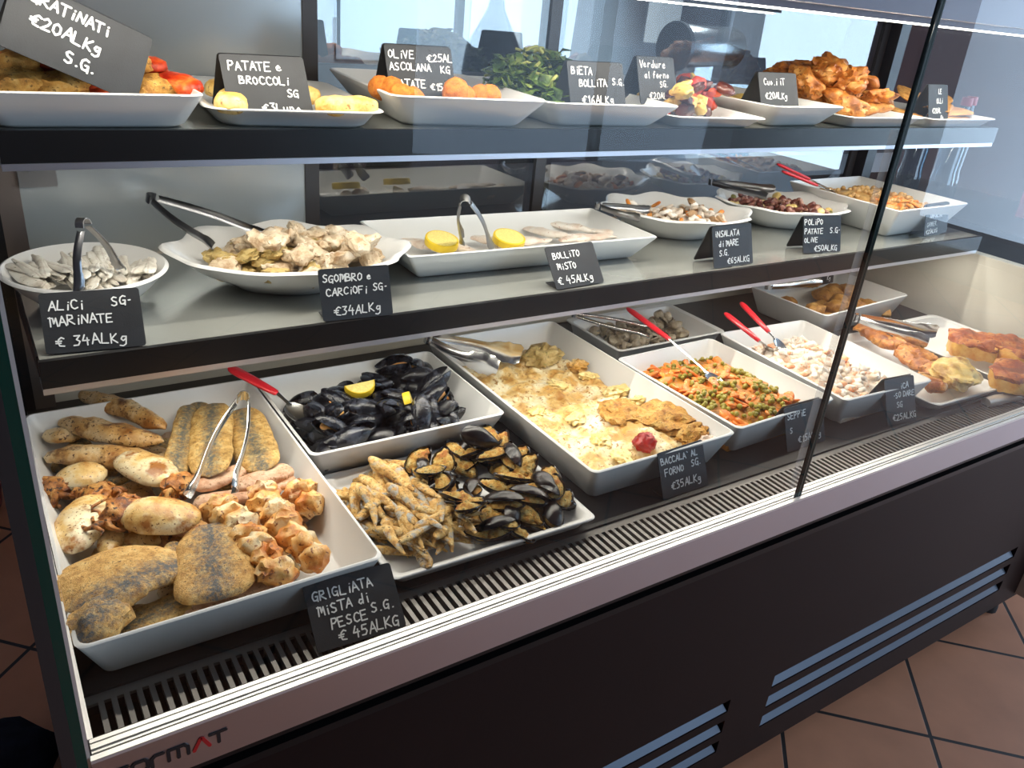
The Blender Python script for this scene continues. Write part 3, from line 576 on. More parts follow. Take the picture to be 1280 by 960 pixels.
# ------------------------------------------------------------------ food materials
FM = dict(
    squid=food('grilled_squid', [(0.25, (0.42, 0.20, 0.06)), (0.45, (0.72, 0.48, 0.22)), (0.62, (0.86, 0.70, 0.46))], 28, 0.35, 0.5, (0.10, 0.04, 0.015), 210, 0.64, (0.16, 0.06, 0.02), 30, 0.60),
    cuttle=food('grilled_cuttlefish', [(0.28, (0.60, 0.32, 0.09)), (0.44, (0.84, 0.62, 0.30)), (0.6, (0.93, 0.83, 0.60))], 20, 0.26, 0.35, (0.20, 0.08, 0.03), 260, 0.68, (0.40, 0.16, 0.04), 26, 0.58),
    tent=food('grilled_tentacles', [(0.3, (0.22, 0.07, 0.02)), (0.5, (0.62, 0.30, 0.09)), (0.68, (0.80, 0.50, 0.20))], 50, 0.4, 0.7, (0.05, 0.02, 0.01), 150, 0.60),
    fillet=food('crumbed_fish_skin', [(0.25, (0.54, 0.32, 0.10)), (0.5, (0.78, 0.54, 0.22)), (0.7, (0.86, 0.68, 0.36))], 90, 0.5, 0.8, (0.22, 0.12, 0.03), 330, 0.66, spine=(0.13, 0.14, 0.12), spine_w=0.030),
    bass=food('crumbed_bass_skin', [(0.25, (0.58, 0.34, 0.11)), (0.5, (0.80, 0.54, 0.22)), (0.7, (0.87, 0.66, 0.33))], 80, 0.5, 0.8, (0.22, 0.11, 0.03), 330, 0.66, spine=(0.11, 0.115, 0.12), spine_w=0.048),
    flesh=food('fish_flesh', [(0.25, (0.60, 0.34, 0.20)), (0.5, (0.80, 0.56, 0.40)), (0.7, (0.86, 0.68, 0.52))], 45, 0.35, 0.6, (0.35, 0.17, 0.06), 200, 0.66),
    prawn=food('skewered_prawn', [(0.3, (0.70, 0.30, 0.07)), (0.5, (0.88, 0.58, 0.24)), (0.66, (0.93, 0.80, 0.56))], 30, 0.35, 0.5, (0.28, 0.08, 0.02), 160, 0.66, (0.46, 0.14, 0.02), 26, 0.60),
    wood=plain('skewer_wood', (0.48, 0.32, 0.16), 0.6),
    mussel=food('mussel_shell', [(0.3, (0.012, 0.012, 0.016)), (0.5, (0.028, 0.030, 0.042)), (0.68, (0.12, 0.13, 0.16))], 45, 0.24, 0.3),
    mussel_in=food('mussel_nacre', [(0.3, (0.20, 0.20, 0.24)), (0.6, (0.45, 0.45, 0.48))], 30, 0.2, 0.1),
    meat=food('mussel_meat', [(0.3, (0.78, 0.34, 0.08)), (0.6, (0.90, 0.58, 0.25))], 40, 0.3, 0.4),
    bshell=food('baked_mussel_shell', [(0.3, (0.010, 0.007, 0.007)), (0.55, (0.022, 0.012, 0.012)), (0.75, (0.09, 0.06, 0.055))], 35, 0.2, 0.2),
    crumb=food('breadcrumb_filling', [(0.25, (0.62, 0.26, 0.05)), (0.48, (0.88, 0.58, 0.16)), (0.66, (0.95, 0.78, 0.40))], 120, 0.7, 1.0, (0.24, 0.18, 0.03), 260, 0.66, (0.66, 0.22, 0.04), 40, 0.60, dist=0.008),
    anch=food('crumbed_anchovy', [(0.22, (0.46, 0.24, 0.06)), (0.45, (0.76, 0.50, 0.18)), (0.68, (0.88, 0.70, 0.38))], 90, 0.5, 0.9, (0.20, 0.11, 0.03), 330, 0.64, (0.42, 0.43, 0.41), 46, 0.55),
    cod=food('baked_cod_and_potato', [(0.20, (0.56, 0.30, 0.07)), (0.40, (0.80, 0.58, 0.26)), (0.56, (0.88, 0.78, 0.54)), (0.72, (0.92, 0.86, 0.70))], 26, 0.35, 0.8, (0.40, 0.20, 0.05), 150, 0.62, (0.60, 0.32, 0.07), 15, 0.56),
    codcrumb=food('golden_crumbed_cod', [(0.25, (0.52, 0.25, 0.05)), (0.5, (0.76, 0.46, 0.13)), (0.7, (0.84, 0.60, 0.24))], 60, 0.55, 1.0, (0.32, 0.15, 0.03), 230, 0.63, dist=0.005),
    potato=food('boiled_potato', [(0.3, (0.80, 0.62, 0.26)), (0.6, (0.90, 0.76, 0.42))], 25, 0.3, 0.2, (0.4, 0.28, 0.10), 180, 0.70),
    tomato=food('baked_tomato', [(0.3, (0.22, 0.008, 0.005)), (0.6, (0.50, 0.03, 0.012))], 25, 0.18, 0.5),
    carrot=food('stewed_carrot', [(0.3, (0.72, 0.20, 0.02)), (0.6, (0.85, 0.36, 0.07))], 35, 0.35, 0.4, (0.9, 0.5, 0.15), 150, 0.66),
    pea=food('stewed_pea', [(0.3, (0.30, 0.26, 0.035)), (0.65, (0.48, 0.42, 0.08))], 30, 0.35, 0.25),
    stew=food('vegetable_sauce', [(0.3, (0.40, 0.20, 0.03)), (0.5, (0.66, 0.30, 0.04)), (0.7, (0.42, 0.34, 0.06))], 45, 0.4, 0.8),
    clam=food('clam_shell', [(0.3, (0.30, 0.25, 0.18)), (0.5, (0.48, 0.41, 0.31)), (0.7, (0.66, 0.59, 0.46))], 60, 0.35, 0.6),
    salad=food('pink_salad', [(0.25, (0.72, 0.44, 0.28)), (0.45, (0.88, 0.74, 0.60)), (0.65, (0.94, 0.88, 0.80))], 50, 0.4, 1.0, (0.75, 0.30, 0.14), 90, 0.68, dist=0.006),
    whitebit=food('white_seafood', [(0.3, (0.80, 0.68, 0.56)), (0.6, (0.92, 0.87, 0.80))], 40, 0.35, 0.4),
    pinkbit=food('pink_surimi', [(0.3, (0.80, 0.36, 0.18)), (0.6, (0.92, 0.66, 0.48))], 30, 0.4, 0.3),
    orangebit=food('orange_surimi', [(0.3, (0.80, 0.28, 0.05)), (0.6, (0.90, 0.48, 0.16))], 30, 0.4, 0.3),
    brownbit=food('brown_seafood', [(0.3, (0.36, 0.22, 0.11)), (0.6, (0.62, 0.44, 0.28))], 40, 0.4, 0.5),
    octo=food('octopus', [(0.3, (0.14, 0.04, 0.035)), (0.5, (0.34, 0.14, 0.11)), (0.7, (0.70, 0.52, 0.42))], 50, 0.35, 0.5),
    olive=plain('green_olive', (0.16, 0.15, 0.04), 0.3, var=0.2, vscale=60),
    polp=food('fried_croquette', [(0.25, (0.34, 0.16, 0.04)), (0.5, (0.58, 0.33, 0.10)), (0.7, (0.70, 0.46, 0.19))], 50, 0.5, 0.8, (0.20, 0.09, 0.02), 200, 0.64),
    omel=food('omelette', [(0.25, (0.55, 0.34, 0.10)), (0.48, (0.80, 0.60, 0.24)), (0.68, (0.86, 0.72, 0.38))], 28, 0.4, 0.5, None, 0, 0, (0.30, 0.11, 0.02), 20, 0.56),
    chick=food('browned_chicken', [(0.25, (0.36, 0.12, 0.03)), (0.48, (0.62, 0.28, 0.07)), (0.68, (0.78, 0.48, 0.19))], 30, 0.38, 0.6, (0.20, 0.06, 0.015), 160, 0.66, (0.26, 0.08, 0.02), 18, 0.60),
    torta=food('red_tortilla_top', [(0.25, (0.36, 0.10, 0.03)), (0.5, (0.58, 0.22, 0.07)), (0.7, (0.72, 0.40, 0.15))], 34, 0.5, 0.9, (0.25, 0.06, 0.02), 120, 0.62, (0.22, 0.06, 0.02), 24, 0.58),
    tortaside=food('tortilla_side', [(0.3, (0.78, 0.40, 0.07)), (0.6, (0.90, 0.62, 0.20))], 35, 0.4, 0.5),
    alici=food('white_anchovy_fillet', [(0.25, (0.62, 0.56, 0.48)), (0.45, (0.82, 0.78, 0.70)), (0.65, (0.90, 0.87, 0.80))], 40, 0.3, 0.5, (0.20, 0.20, 0.10), 120, 0.72, spine=(0.60, 0.52, 0.44), spine_w=0.003),
    mack=food('flaked_mackerel', [(0.25, (0.52, 0.36, 0.22)), (0.48, (0.78, 0.66, 0.50)), (0.68, (0.88, 0.80, 0.68))], 45, 0.4, 0.8, (0.36, 0.22, 0.11), 140, 0.68),
    arti=food('artichoke', [(0.3, (0.46, 0.32, 0.11)), (0.6, (0.70, 0.56, 0.28))], 50, 0.4, 0.8, (0.24, 0.19, 0.05), 130, 0.66),
    boil=food('boiled_white_fish', [(0.25, (0.74, 0.58, 0.48)), (0.5, (0.86, 0.78, 0.70)), (0.7, (0.90, 0.86, 0.80))], 32, 0.35, 0.5, (0.55, 0.38, 0.28), 120, 0.72),
    ceci=food('chickpea', [(0.3, (0.50, 0.30, 0.12)), (0.6, (0.74, 0.52, 0.26))], 40, 0.4, 0.4),
    gratred=food('gratin_pepper', [(0.3, (0.40, 0.03, 0.01)), (0.5, (0.68, 0.12, 0.03)), (0.7, (0.80, 0.34, 0.10))], 35, 0.3, 0.5, (0.16, 0.02, 0.01), 90, 0.70),
    gratgold=food('gratin_crust', [(0.25, (0.46, 0.23, 0.05)), (0.5, (0.74, 0.46, 0.14)), (0.7, (0.84, 0.62, 0.28))], 55, 0.5, 0.9, (0.24, 0.12, 0.03), 190, 0.65),
    roll=food('potato_roll', [(0.25, (0.66, 0.38, 0.09)), (0.5, (0.86, 0.64, 0.26)), (0.7, (0.90, 0.76, 0.44))], 40, 0.45, 0.5, (0.4, 0.2, 0.05), 150, 0.68),
    fritter=food('orange_fritter', [(0.3, (0.64, 0.22, 0.03)), (0.6, (0.80, 0.36, 0.07))], 120, 0.6, 0.9),
    leaf=food('cooked_leaf', [(0.3, (0.06, 0.11, 0.03)), (0.5, (0.16, 0.25, 0.06)), (0.7, (0.40, 0.47, 0.15))], 45, 0.3, 0.5),
    stalk=plain('leaf_stalk', (0.50, 0.52, 0.16), 0.35, var=0.15, vscale=50),
    veg_red=food('roasted_pepper', [(0.3, (0.52, 0.05, 0.02)), (0.6, (0.74, 0.17, 0.06))], 30, 0.25, 0.3),
    veg_dark=food('roasted_aubergine', [(0.3, (0.05, 0.012, 0.02)), (0.6, (0.20, 0.07, 0.05))], 25, 0.25, 0.3),
    veg_yel=food('roasted_courgette', [(0.3, (0.50, 0.34, 0.09)), (0.6, (0.76, 0.58, 0.22))], 30, 0.35, 0.4, (0.34, 0.17, 0.04), 100, 0.68),
    panato=food('breaded_slice', [(0.25, (0.50, 0.25, 0.06)), (0.5, (0.72, 0.42, 0.14)), (0.7, (0.80, 0.54, 0.24))], 60, 0.55, 0.9, (0.28, 0.12, 0.03), 200, 0.65),
)

MT.update(dict(
    lemon_rind=plain('lemon_rind', (0.88, 0.60, 0.03), 0.4, bump=0.3, bscale=900), lemon=plain('lemon_pulp', (0.90, 0.72, 0.24), 0.3, var=0.15, vscale=300)))
# ------------------------------------------------------------------ food shapes
def heightfield(x0, x1, y0, y1, fn, nx=70, ny=70, z0=0.0, r=0.0):
    m = MB(); vs = []
    for j in range(ny + 1):
        for i in range(nx + 1):
            x = x0 + (x1 - x0) * i / nx; y = y0 + (y1 - y0) * j / ny; vs.append((x, y, z0 + fn(x, y)))
    k = nx + 1; fs = [(j * k + i, j * k + i + 1, (j + 1) * k + i + 1, (j + 1) * k + i) for j in range(ny) for i in range(nx)]
    m.add(vs, fs); b0 = len(m.v)
    edge = [i for i in range(k)] + [j * k + nx for j in range(1, ny + 1)] + [ny * k + i for i in range(nx - 1, -1, -1)] + [j * k for j in range(ny - 1, 0, -1)]
    m.v += [V((m.v[i].x, m.v[i].y, z0 - 0.004)) for i in edge]; n = len(edge)
    m.f += [(edge[(i + 1) % n], edge[i], b0 + i, b0 + (i + 1) % n) for i in range(n)]
    m.f.append(tuple(b0 + i for i in reversed(range(n)))); return m
def fish_mb(L, w, h, prof, bend=0.0, lift=0.0, n=14, seg=18, amp=0.0015, freq=40, seed=0, power=2.0, flat=0.3):
    """long piece along x; prof maps 0..1 to (width, height) factors"""
    pts, ws, hs = [], [], []
    for i in range(seg + 1):
        t = i / seg; a, b = prof(t); pts.append((L * (t - 0.5), bend * math.sin(math.pi * t), lift * (t - 0.5) ** 2)); ws.append(max(0.0004, w / 2 * a)); hs.append(max(0.0004, h / 2 * b))
    return MB().sweep(pts, ws, hs, n, power=power, flat=flat).wob(amp, freq, seed)
def taper(t): s = math.sin(math.pi * min(1, max(0, t * 0.93 + 0.05))) ** 0.6; return s * (1 - 0.45 * t), s * (1 - 0.3 * t)
def minnow(t): s = min(1, t * 7 + .12) ** .5 * (1 - .80 * t ** 2.4); return s, s
def oval(t): s = (1 - (2 * t - 1) ** 2) ** 0.5 if 0 < t < 1 else 0.03; return s, s
def stub(t): s = (1 - abs(2 * t - 1) ** 5) ** 0.5 if 0 < t < 1 else 0.05; return s, s
def teardrop(t): s = (max(0, 1 - (1.55 * t - 0.55) ** 2 if t > 0.355 else 1 - ((0.355 - t) / 0.36) ** 2)) ** 0.5; s = (t ** 0.55) * ((1 - t) ** 0.42) * 1.75; return min(1, s), min(1, s)
def outline(t_n, L, W):
    pts = []
    for k in range(t_n):
        a = 2 * math.pi * k / t_n; c, q = math.cos(a), math.sin(a)
        f = 1.0 if c > 0 else 1.0 - 0.45 * (-c) ** 1.3
        pts.append(V((L / 2 * c, W / 2 * q * f * (1 + 0.12 * q * c), 0)))
    return pts
def valve_mb(L, W, D, th=0.0012, n=22, rings=6):
    """one half of a shell: a cup opening upwards, pointed at -x"""
    o = outline(n, L, W); m = MB(); rg = []
    for k in range(rings, 0, -1):
        r = k / rings; rg.append([p * r + V((0, 0, -D * (1 - r * r) ** 0.75)) for p in o])
    outer = rg; inner = [[p * (0.97 if i == 0 else 0.95) + V((0, 0, th)) for p in q] for i, q in enumerate(outer)]
    m.loops(list(reversed(outer)) + inner); return m
def mussel_closed(seed):
    m = valve_mb(0.060, 0.034, 0.0125); b = valve_mb(0.060, 0.034, 0.0125); b.move(Matrix.Rotation(math.pi, 4, 'X'))
    m.add(b.v, b.f); m.wob(0.0008, 40, seed); return m
def mussel_thing(name, kind, seed):
    e = empty(name)
    if kind == 'closed':
        o = obj(name, mussel_closed(seed), FM['mussel']); bpy.data.objects.remove(e); o.name = name; return o
    if kind == 'open':
        a = obj('shell', valve_mb(0.062, 0.031, 0.011).wob(0.0006, 40, seed), FM['mussel'], e)
        b = valve_mb(0.062, 0.031, 0.011); b.move(Matrix.Translation((0, 0.0155, 0)) @ Matrix.Rotation(math.pi - math.radians(32), 4, 'X') @ Matrix.Translation((0, 0.0155, 0)))
        obj('shell', b, FM['mussel'], e)
        obj('meat', MB().blob((0.020, 0.009, 0.006), 0.3, 2.2, seed, 2, (0.004, 0, 0.000)), FM['meat'], e)
    if kind == 'stuffed':
        obj('shell', valve_mb(0.060, 0.033, 0.0125).wob(0.0006, 40, seed), FM['bshell'], e)
        o = outline(34, 0.054, 0.029); rings = [[p * r + V((0, 0, -0.004 + 0.009 * (1 - r * r) ** 0.6)) for p in o] for r in (1.0, 0.92, 0.82, 0.7, 0.58, 0.45, 0.32, 0.18, 0.05)]
        obj('filling', MB().loops(rings).wob(0.0022, 130, seed).wob(0.0012, 300, seed), FM['crumb'], e)
    if kind == 'lidded':
        obj('shell', valve_mb(0.060, 0.032, 0.012).wob(0.0006, 40, seed), FM['bshell'], e)
        b = valve_mb(0.060, 0.032, 0.0115); b.move(Matrix.Translation((0, 0.016, 0.002)) @ Matrix.Rotation(math.pi - math.radians(24), 4, 'X') @ Matrix.Translation((0, 0.016, 0)))
        obj('shell', b, FM['bshell'], e)
        obj('filling', MB().blob((0.023, 0.012, 0.006), 0.25, 3, seed, 2, (0.002, -0.003, 0.001)).wob(0.0012, 120, seed), FM['crumb'], e)
    return e
def axis_rot(a, b):
    d = V(b) - V(a); return d.to_track_quat('X', 'Z').to_euler(), d.length, (V(a) + V(b)) / 2
R_ = random.Random(7)
def ru(a, b): return R_.uniform(a, b)

def tongs(label, hinge, tip1, tip2, head=0.030, wide=0.013, mat='steel', bow=0.006):
    """sprung serving tongs: two arms joined by a bent spring, each ending in a scalloped head"""
    A, B1, B2 = V(hinge), V(tip1), V(tip2)
    mid = (B1 + B2) / 2; ax = (mid - A).normalized(); sep = (B2 - B1); sep = (sep - ax * sep.dot(ax)).normalized(); upv = ax.cross(sep).normalized()
    root = empty('serving_tongs', A); tag(root, label, 'tongs', 'steel serving tongs')
    m = MB(); sp = [A - ax * 0.004 + sep * (0.008 * math.cos(t)) - ax * (0.010 * math.sin(t)) - A for t in [math.pi * k / 8 for k in range(9)]]
    ribs = []
    for i, p in enumerate(sp):
        t = (sp[min(i + 1, 8)] - sp[max(i - 1, 0)]).normalized(); nrm = t.cross(upv)
        ribs.append([p + upv * wide / 2 + nrm * .0008, p - upv * wide / 2 + nrm * .0008, p - upv * wide / 2 - nrm * .0008, p + upv * wide / 2 - nrm * .0008])
    m.loops(ribs); obj('spring', m, MT[mat], root)
    for sgn, B in ((-1, B1), (1, B2)):
        S = A + sep * 0.008 * sgn; ln = (B - S).length; d = (B - S).normalized(); rings = []; K = 22
        for i in range(K + 1):
            t = i / K; p = S + d * ln * t + sep * sgn * bow * math.sin(math.pi * min(1, t / 0.85)); s = ln * t
            hd = max(0.0, (s - (ln - head * 1.7)) / (head * 1.7))
            wv = wide * (0.95 + 0.15 * t) if hd <= 0 else wide + (head - wide) * math.sin(min(1, hd * 1.15) * math.pi * 0.62)
            if hd > 0.9: wv *= 0.82
            if hd > 0: wv *= 1 + 0.07 * math.cos(hd * 22)
            nr = sep * sgn; c = 0.0035 * (1 if hd <= 0 else 1 + 1.6 * hd)
            e_ = [p + upv * wv * q + nr * (c * (1 - 4 * q * q)) for q in (-.5, -.3, -.1, .1, .3, .5)]
            rings.append([q - A for q in e_] + [q - A - nr * 0.0012 for q in reversed(e_)])
        obj('arm', MB().loops(rings), MT[mat], root)
    return root
def spoon(label, end, joint, bowl, hw=0.0085, br=(0.026, 0.019), kind='serving_spoon', fork=False, hmat='red', cat='spoon'):
    """serving spoon with a plastic handle, steel shaft and bowl"""
    A, B, C = V(end), V(joint), V(bowl); root = empty(kind, A); tag(root, label, cat)
    L = (B - A); pts = [L * t for t in (0, .04, .12, .3, .6, .85, .97, 1.0)]
    obj('handle', MB().sweep(pts, [hw * k for k in (.35, .75, 1, 1, .9, .75, .6, .3)], [0.004 * k for k in (.4, .8, 1, 1, 1, 1, .9, .5)], 12, power=2.6), MT[hmat], root)
    d = (C - B).normalized(); e = C - d * br[0] * 0.8
    obj('shaft', MB().sweep([B - A - d * 0.004, (B + e) / 2 - A, e - A], [0.004, 0.0028, 0.0038], [0.0022, 0.0018, 0.0016], 10), MT['steel'], root)
    dh = V((d.x, d.y, 0)).normalized(); s = V((-dh.y, dh.x, 0)); n_ = d.cross(s) if d.cross(s).z > 0 else -d.cross(s)
    if not fork:
        m = MB(); rg = []
        for k in range(6, 0, -1):
            r = k / 6; rg.append([C - A + d * (br[0] * r * math.cos(a)) + s * (br[1] * r * math.sin(a)) - n_ * (0.008 * (1 - r * r)) for a in [2 * math.pi * j / 20 for j in range(20)]])
        m.loops(list(reversed([[p - n_ * 0.0012 for p in q] for q in rg])) + rg); obj('bowl', m, MT['steel'], root)
    else:
        m = MB(); m.sweep([C - A - d * .03, C - A - d * .012, C - A], [0.004, 0.012, 0.013], 0.0012, 10)
        obj('fork_root', m, MT['steel'], root)
        for q in (-.010, -.0033, .0033, .010): obj('tine', MB().sweep([C - A + s * q - d * .002, C - A + s * q + d * .02 - n_ * .003, C - A + s * q + d * .04], [.0016, .0015, .0008], [.0012, .0012, .0007], 8), MT['steel'], root)
    return root

# ------------------------------------------------------------------ food: grilled fish tray
def piece(name, mb, mat, loc, rot, label, cat, group=None, **k):
    return tag(obj(name, mb, mat, None, loc, rot, **k), label, cat, group)
def along(p1, p2, z, dz=0.0, roll=0.0):
    a, b = at(*p1, z), at(*p2, z); d = b - a
    return (a + b) / 2 + V((0, 0, 0)), (math.radians(roll), -math.atan2(dz, d.length), math.atan2(d.y, d.x)), d.length
GZ = Z0 - 0.030
G1 = 'grilled pieces in the mixed fish tray'
# bodies of squid across the back left corner
for k, (p1, p2, w, h, z, lab) in enumerate([
    ((98, 492), (206, 536), 0.034, 0.026, 0.002, 'slim grilled squid body topmost in the back left corner of the fish tray'),
    ((76, 526), (206, 553), 0.042, 0.030, -0.004, 'wide grilled squid body just below the topmost slim one'),
    ((55, 571), (205, 578), 0.042, 0.030, -0.008, 'grilled squid body lying third from the back of the fish tray'),
    ((54, 545), (105, 540), 0.030, 0.024, -0.016, 'dark end of a grilled squid against the left wall of the fish tray')]):
    loc, rot, L = along(p1, p2, Z0 - 0.015 + z)
    piece('grilled_squid', fish_mb(L * 1.02, w, h, lambda t: ((0.55 + 0.55 * math.sin(math.pi * min(1, t * .8 + .12))) * stub(t)[0],) * 2, 0.006 * (-1) ** k, 0.0, 16, 22, 0.0035, 45, k), FM['squid'], loc, rot, lab, 'squid', G1)
def cuttlefish(p1, p2, w, h, z, lab, seed, head=None, hl=0.05):
    """grilled cuttlefish: smooth oval mantle and, where seen, a curled head of tentacles"""
    loc, rot, L = along(p1, p2, z); e = empty('grilled_cuttlefish', loc, rot); tag(e, lab, 'cuttlefish', G1)
    obj('mantle', fish_mb(L, w, h, oval, 0.004, 0, 18, 24, 0.002, 30, seed, 2.0, 0.5), FM['cuttle'], e)
    m = MB()
    if head:
        hx = -L / 2 if head < 0 else L / 2; rg = random.Random(seed)
        m.blob((0.022, w * 0.33, h * 0.42), 0.35, 2.5, seed, 3, (hx, 0, -0.001))
        for t in range(8):
            a = math.pi * (t / 7 - 0.5) * 1.25; s = math.copysign(1, head); base = V((hx + s * 0.008, 0.3 * w * math.sin(a), 0))
            l = hl * rg.uniform(.7, 1.05); pts = []
            for q in range(9):
                u = q / 8; cur = a + rg.uniform(0.6, 1.6) * u * u * (1 if t % 2 else -1)
                pts.append(base + V((s * l * u * math.cos(cur) * .8, l * u * math.sin(cur) * .8, 0.007 * math.sin(u * 4 + t) - 0.004)))
            m.sweep(pts, [0.0058 * (1 - .7 * i / 8) for i in range(9)], [0.0055 * (1 - .7 * i / 8) for i in range(9)], 8)
        m.wob(0.0015, 60, seed); obj('tentacles', m, FM['tent'], e)
    return e
cuttlefish((146, 572), (222, 606), 0.060, 0.036, Z0 - 0.016, 'round topped cuttlefish with a charred spot in the middle of the fish tray', 1, 1, 0.03)
cuttlefish((70, 610), (134, 588), 0.058, 0.034, Z0 - 0.016, 'curled cuttlefish with dark tentacles by the left wall of the fish tray', 2, -1, 0.035)
cuttlefish((90, 692), (122, 620), 0.062, 0.034, Z0 - 0.020, 'pale upright cuttlefish with a charred side by the left wall of the fish tray', 3, 1, 0.03)
cuttlefish((252, 650), (152, 640), 0.068, 0.042, Z0 - 0.004, 'largest pale cuttlefish with a striped head lying across the fish tray', 4, 1, 0.05)
cuttlefish((148, 672), (215, 672), 0.045, 0.028, Z0 - 0.034, 'small browned cuttlefish half under the largest pale one', 5, 1, 0.02)
cuttlefish((135, 700), (160, 632), 0.034, 0.026, Z0 - 0.030, 'slim browned cuttlefish standing between the two pale ones', 6, None)
# crumbed fillets, skin side up
def filletp(p1, p2, w, h, z, lab, mat, seed, roll=0, dz=0, prof=None, bend=0.0, name='fish_fillet', lift=0.0, amp=0.0022):
    loc, rot, L = along(p1, p2, z, dz, roll)
    return piece(name, fish_mb(L, w, h, prof or stub, bend, lift, 18, 24, amp, 38, seed, 2.6, 0.4), FM[mat], loc, rot, lab, 'fish fillet', G1)
filletp((238, 506), (214, 606), 0.036, 0.014, Z0 - 0.012, 'narrow mackerel fillet leftmost of the three at the back of the fish tray', 'fillet', 11, -14)
filletp((250, 505), (247, 514), 0.030, 0.012, Z0 - 0.016, 'end of a dark fillet peeping out behind the narrow mackerel fillet', 'fillet', 12)
filletp((266, 504), (262, 596), 0.062, 0.015, Z0 - 0.008, 'wide mackerel fillet middle of the three at the back of the fish tray', 'fillet', 13, 4)
filletp((300, 512), (330, 590), 0.064, 0.015, Z0 - 0.014, 'wide mackerel fillet under the tongs, rightmost of the three at the back', 'fillet', 14, 10)
filletp((242, 612), (308, 586), 0.034, 0.016, Z0 - 0.020, 'pinkish fish strip under the tips of the tongs', 'flesh', 15)
filletp((290, 612), (366, 586), 0.040, 0.018, Z0 - 0.022, 'pinkish fish strip right of the tongs by the tray wall', 'flesh', 16)
filletp((240, 632), (352, 612), 0.034, 0.018, Z0 - 0.030, 'pinkish fish strip just behind the skewers', 'flesh', 17)
filletp((318, 612), (372, 602), 0.026, 0.016, Z0 - 0.030, 'short pinkish piece of fish against the right wall of the fish tray', 'flesh', 18)
filletp((262, 656), (272, 752), 0.098, 0.020, Z0 - 0.008, 'rectangular crumbed fillet with dark skin at the front of the fish tray', 'bass', 21, 6, prof=lambda t: (0.78 * stub(t)[0] + 0.22 * t * stub(t)[0], stub(t)[1]))
filletp((222, 680), (252, 752), 0.050, 0.018, Z0 - 0.022, 'golden edge of a fillet beneath the rectangular crumbed one', 'bass', 22, -22)
filletp((300, 690), (330, 748), 0.060, 0.016, Z0 - 0.030, 'plain crumbed fillet between the rectangular one and the skewers', 'flesh', 23)
loc = at(170, 732, Z0 - 0.002)
m = fish_mb(0.138, 0.098, 0.024, lambda t: ((0.62 + 0.55 * math.sin(math.pi * t ** 0.8)) * stub(t)[0], stub(t)[1]), 0.034, -0.05, 20, 28, 0.0028, 30, 31, 2.5, 0.3)
piece('fish_fillet', m, FM['bass'], loc, (math.radians(-6), math.radians(4), math.radians(22)), 'big curved crumbed fillet with dark skin in the front left corner of the fish tray', 'fish fillet', G1)
loc = at(126, 776, Z0 - 0.010)
piece('fish_fillet', MB().blob((0.036, 0.028, 0.020), 0.3, 2.0, 5, 3), FM['bass'], loc, (0, 0, math.radians(50)), 'lumpy golden fish tail chunk at the very front left of the fish tray', 'fish fillet', G1)
loc = at(196, 772, Z0 - 0.036)
piece('fish_fillet', fish_mb(0.085, 0.050, 0.016, stub, 0, 0, 16, 18, 0.002, 40, 33, 2.5), FM['fillet'], loc, (0, 0, math.radians(15)), 'shaded crumbed fillet under the big curved one at the tray front', 'fish fillet', G1)
loc = at(255, 758, Z0 - 0.038)
piece('fish_fillet', fish_mb(0.11, 0.045, 0.016, stub, 0, 0, 16, 18, 0.002, 40, 34, 2.5), FM['flesh'], loc, (0, 0, math.radians(5)), 'golden fillet lowest along the front wall of the fish tray', 'fish fillet', G1)
for k, (p1, p2, z, lab) in enumerate([((270, 628), (354, 724), Z0 - 0.006, 'grilled prawn skewer leftmost of the pair with a pale lower chunk'), ((322, 612), (398, 708), Z0 - 0.010, 'grilled prawn skewer nearest the right wall of the fish tray'), ((372, 610), (392, 640), Z0 - 0.026, 'short end of a third skewer tucked under the right one')]):
    loc, rot, L = along(p1, p2, z); e = empty('seafood_skewer', loc, rot); tag(e, lab, 'skewer', G1)
    obj('stick', MB().sweep([(-L / 2 - .008, 0, 0), (0, 0, 0), (L / 2 + .004, 0, 0)], 0.0014, 0.0014, 8), FM['wood'], e)
    n = max(2, int(L / 0.026)); rg = random.Random(k)
    for q in range(n):
        m = MB().blob((0.0185, rg.uniform(.019, .025), rg.uniform(.015, .020)), 0.34, 2.1, k * 9 + q, 3).wob(0.003, 70, q)
        obj('prawn_piece', m, FM['prawn'], e, (-L / 2 + L * (q + .5) / n, rg.uniform(-.004, .004), rg.uniform(-.002, .003)), (rg.uniform(-.5, .5), rg.uniform(-.3, .3), rg.uniform(-.4, .4)))
# base layer so that the tray is well filled
rg = random.Random(5)
for k in range(26):
    x, y = rg.uniform(-0.915, -0.665), rg.uniform(0.17, 0.60)
    kind = rg.choice(['squid', 'flesh', 'fillet'])
    o = obj('fish_piece', fish_mb(rg.uniform(.07, .10), rg.uniform(.035, .045), .018, stub, rg.uniform(-.01, .01), 0, 12, 12, .0025, 40, k, 2.3), FM[kind], None, (x, y, DZ + 0.017), (0, 0, rg.uniform(0, 3.1)))
    tag(o, 'grilled fish piece lying underneath the others in the mixed fish tray', 'fish piece', 'lower layer of the mixed fish tray')
tongs('steel tongs lying on the fillets in the grilled fish tray', at(303, 503, Z0 + 0.055), at(237, 618, Z0 + 0.000), at(290, 612, Z0 - 0.002), 0.026, 0.019)

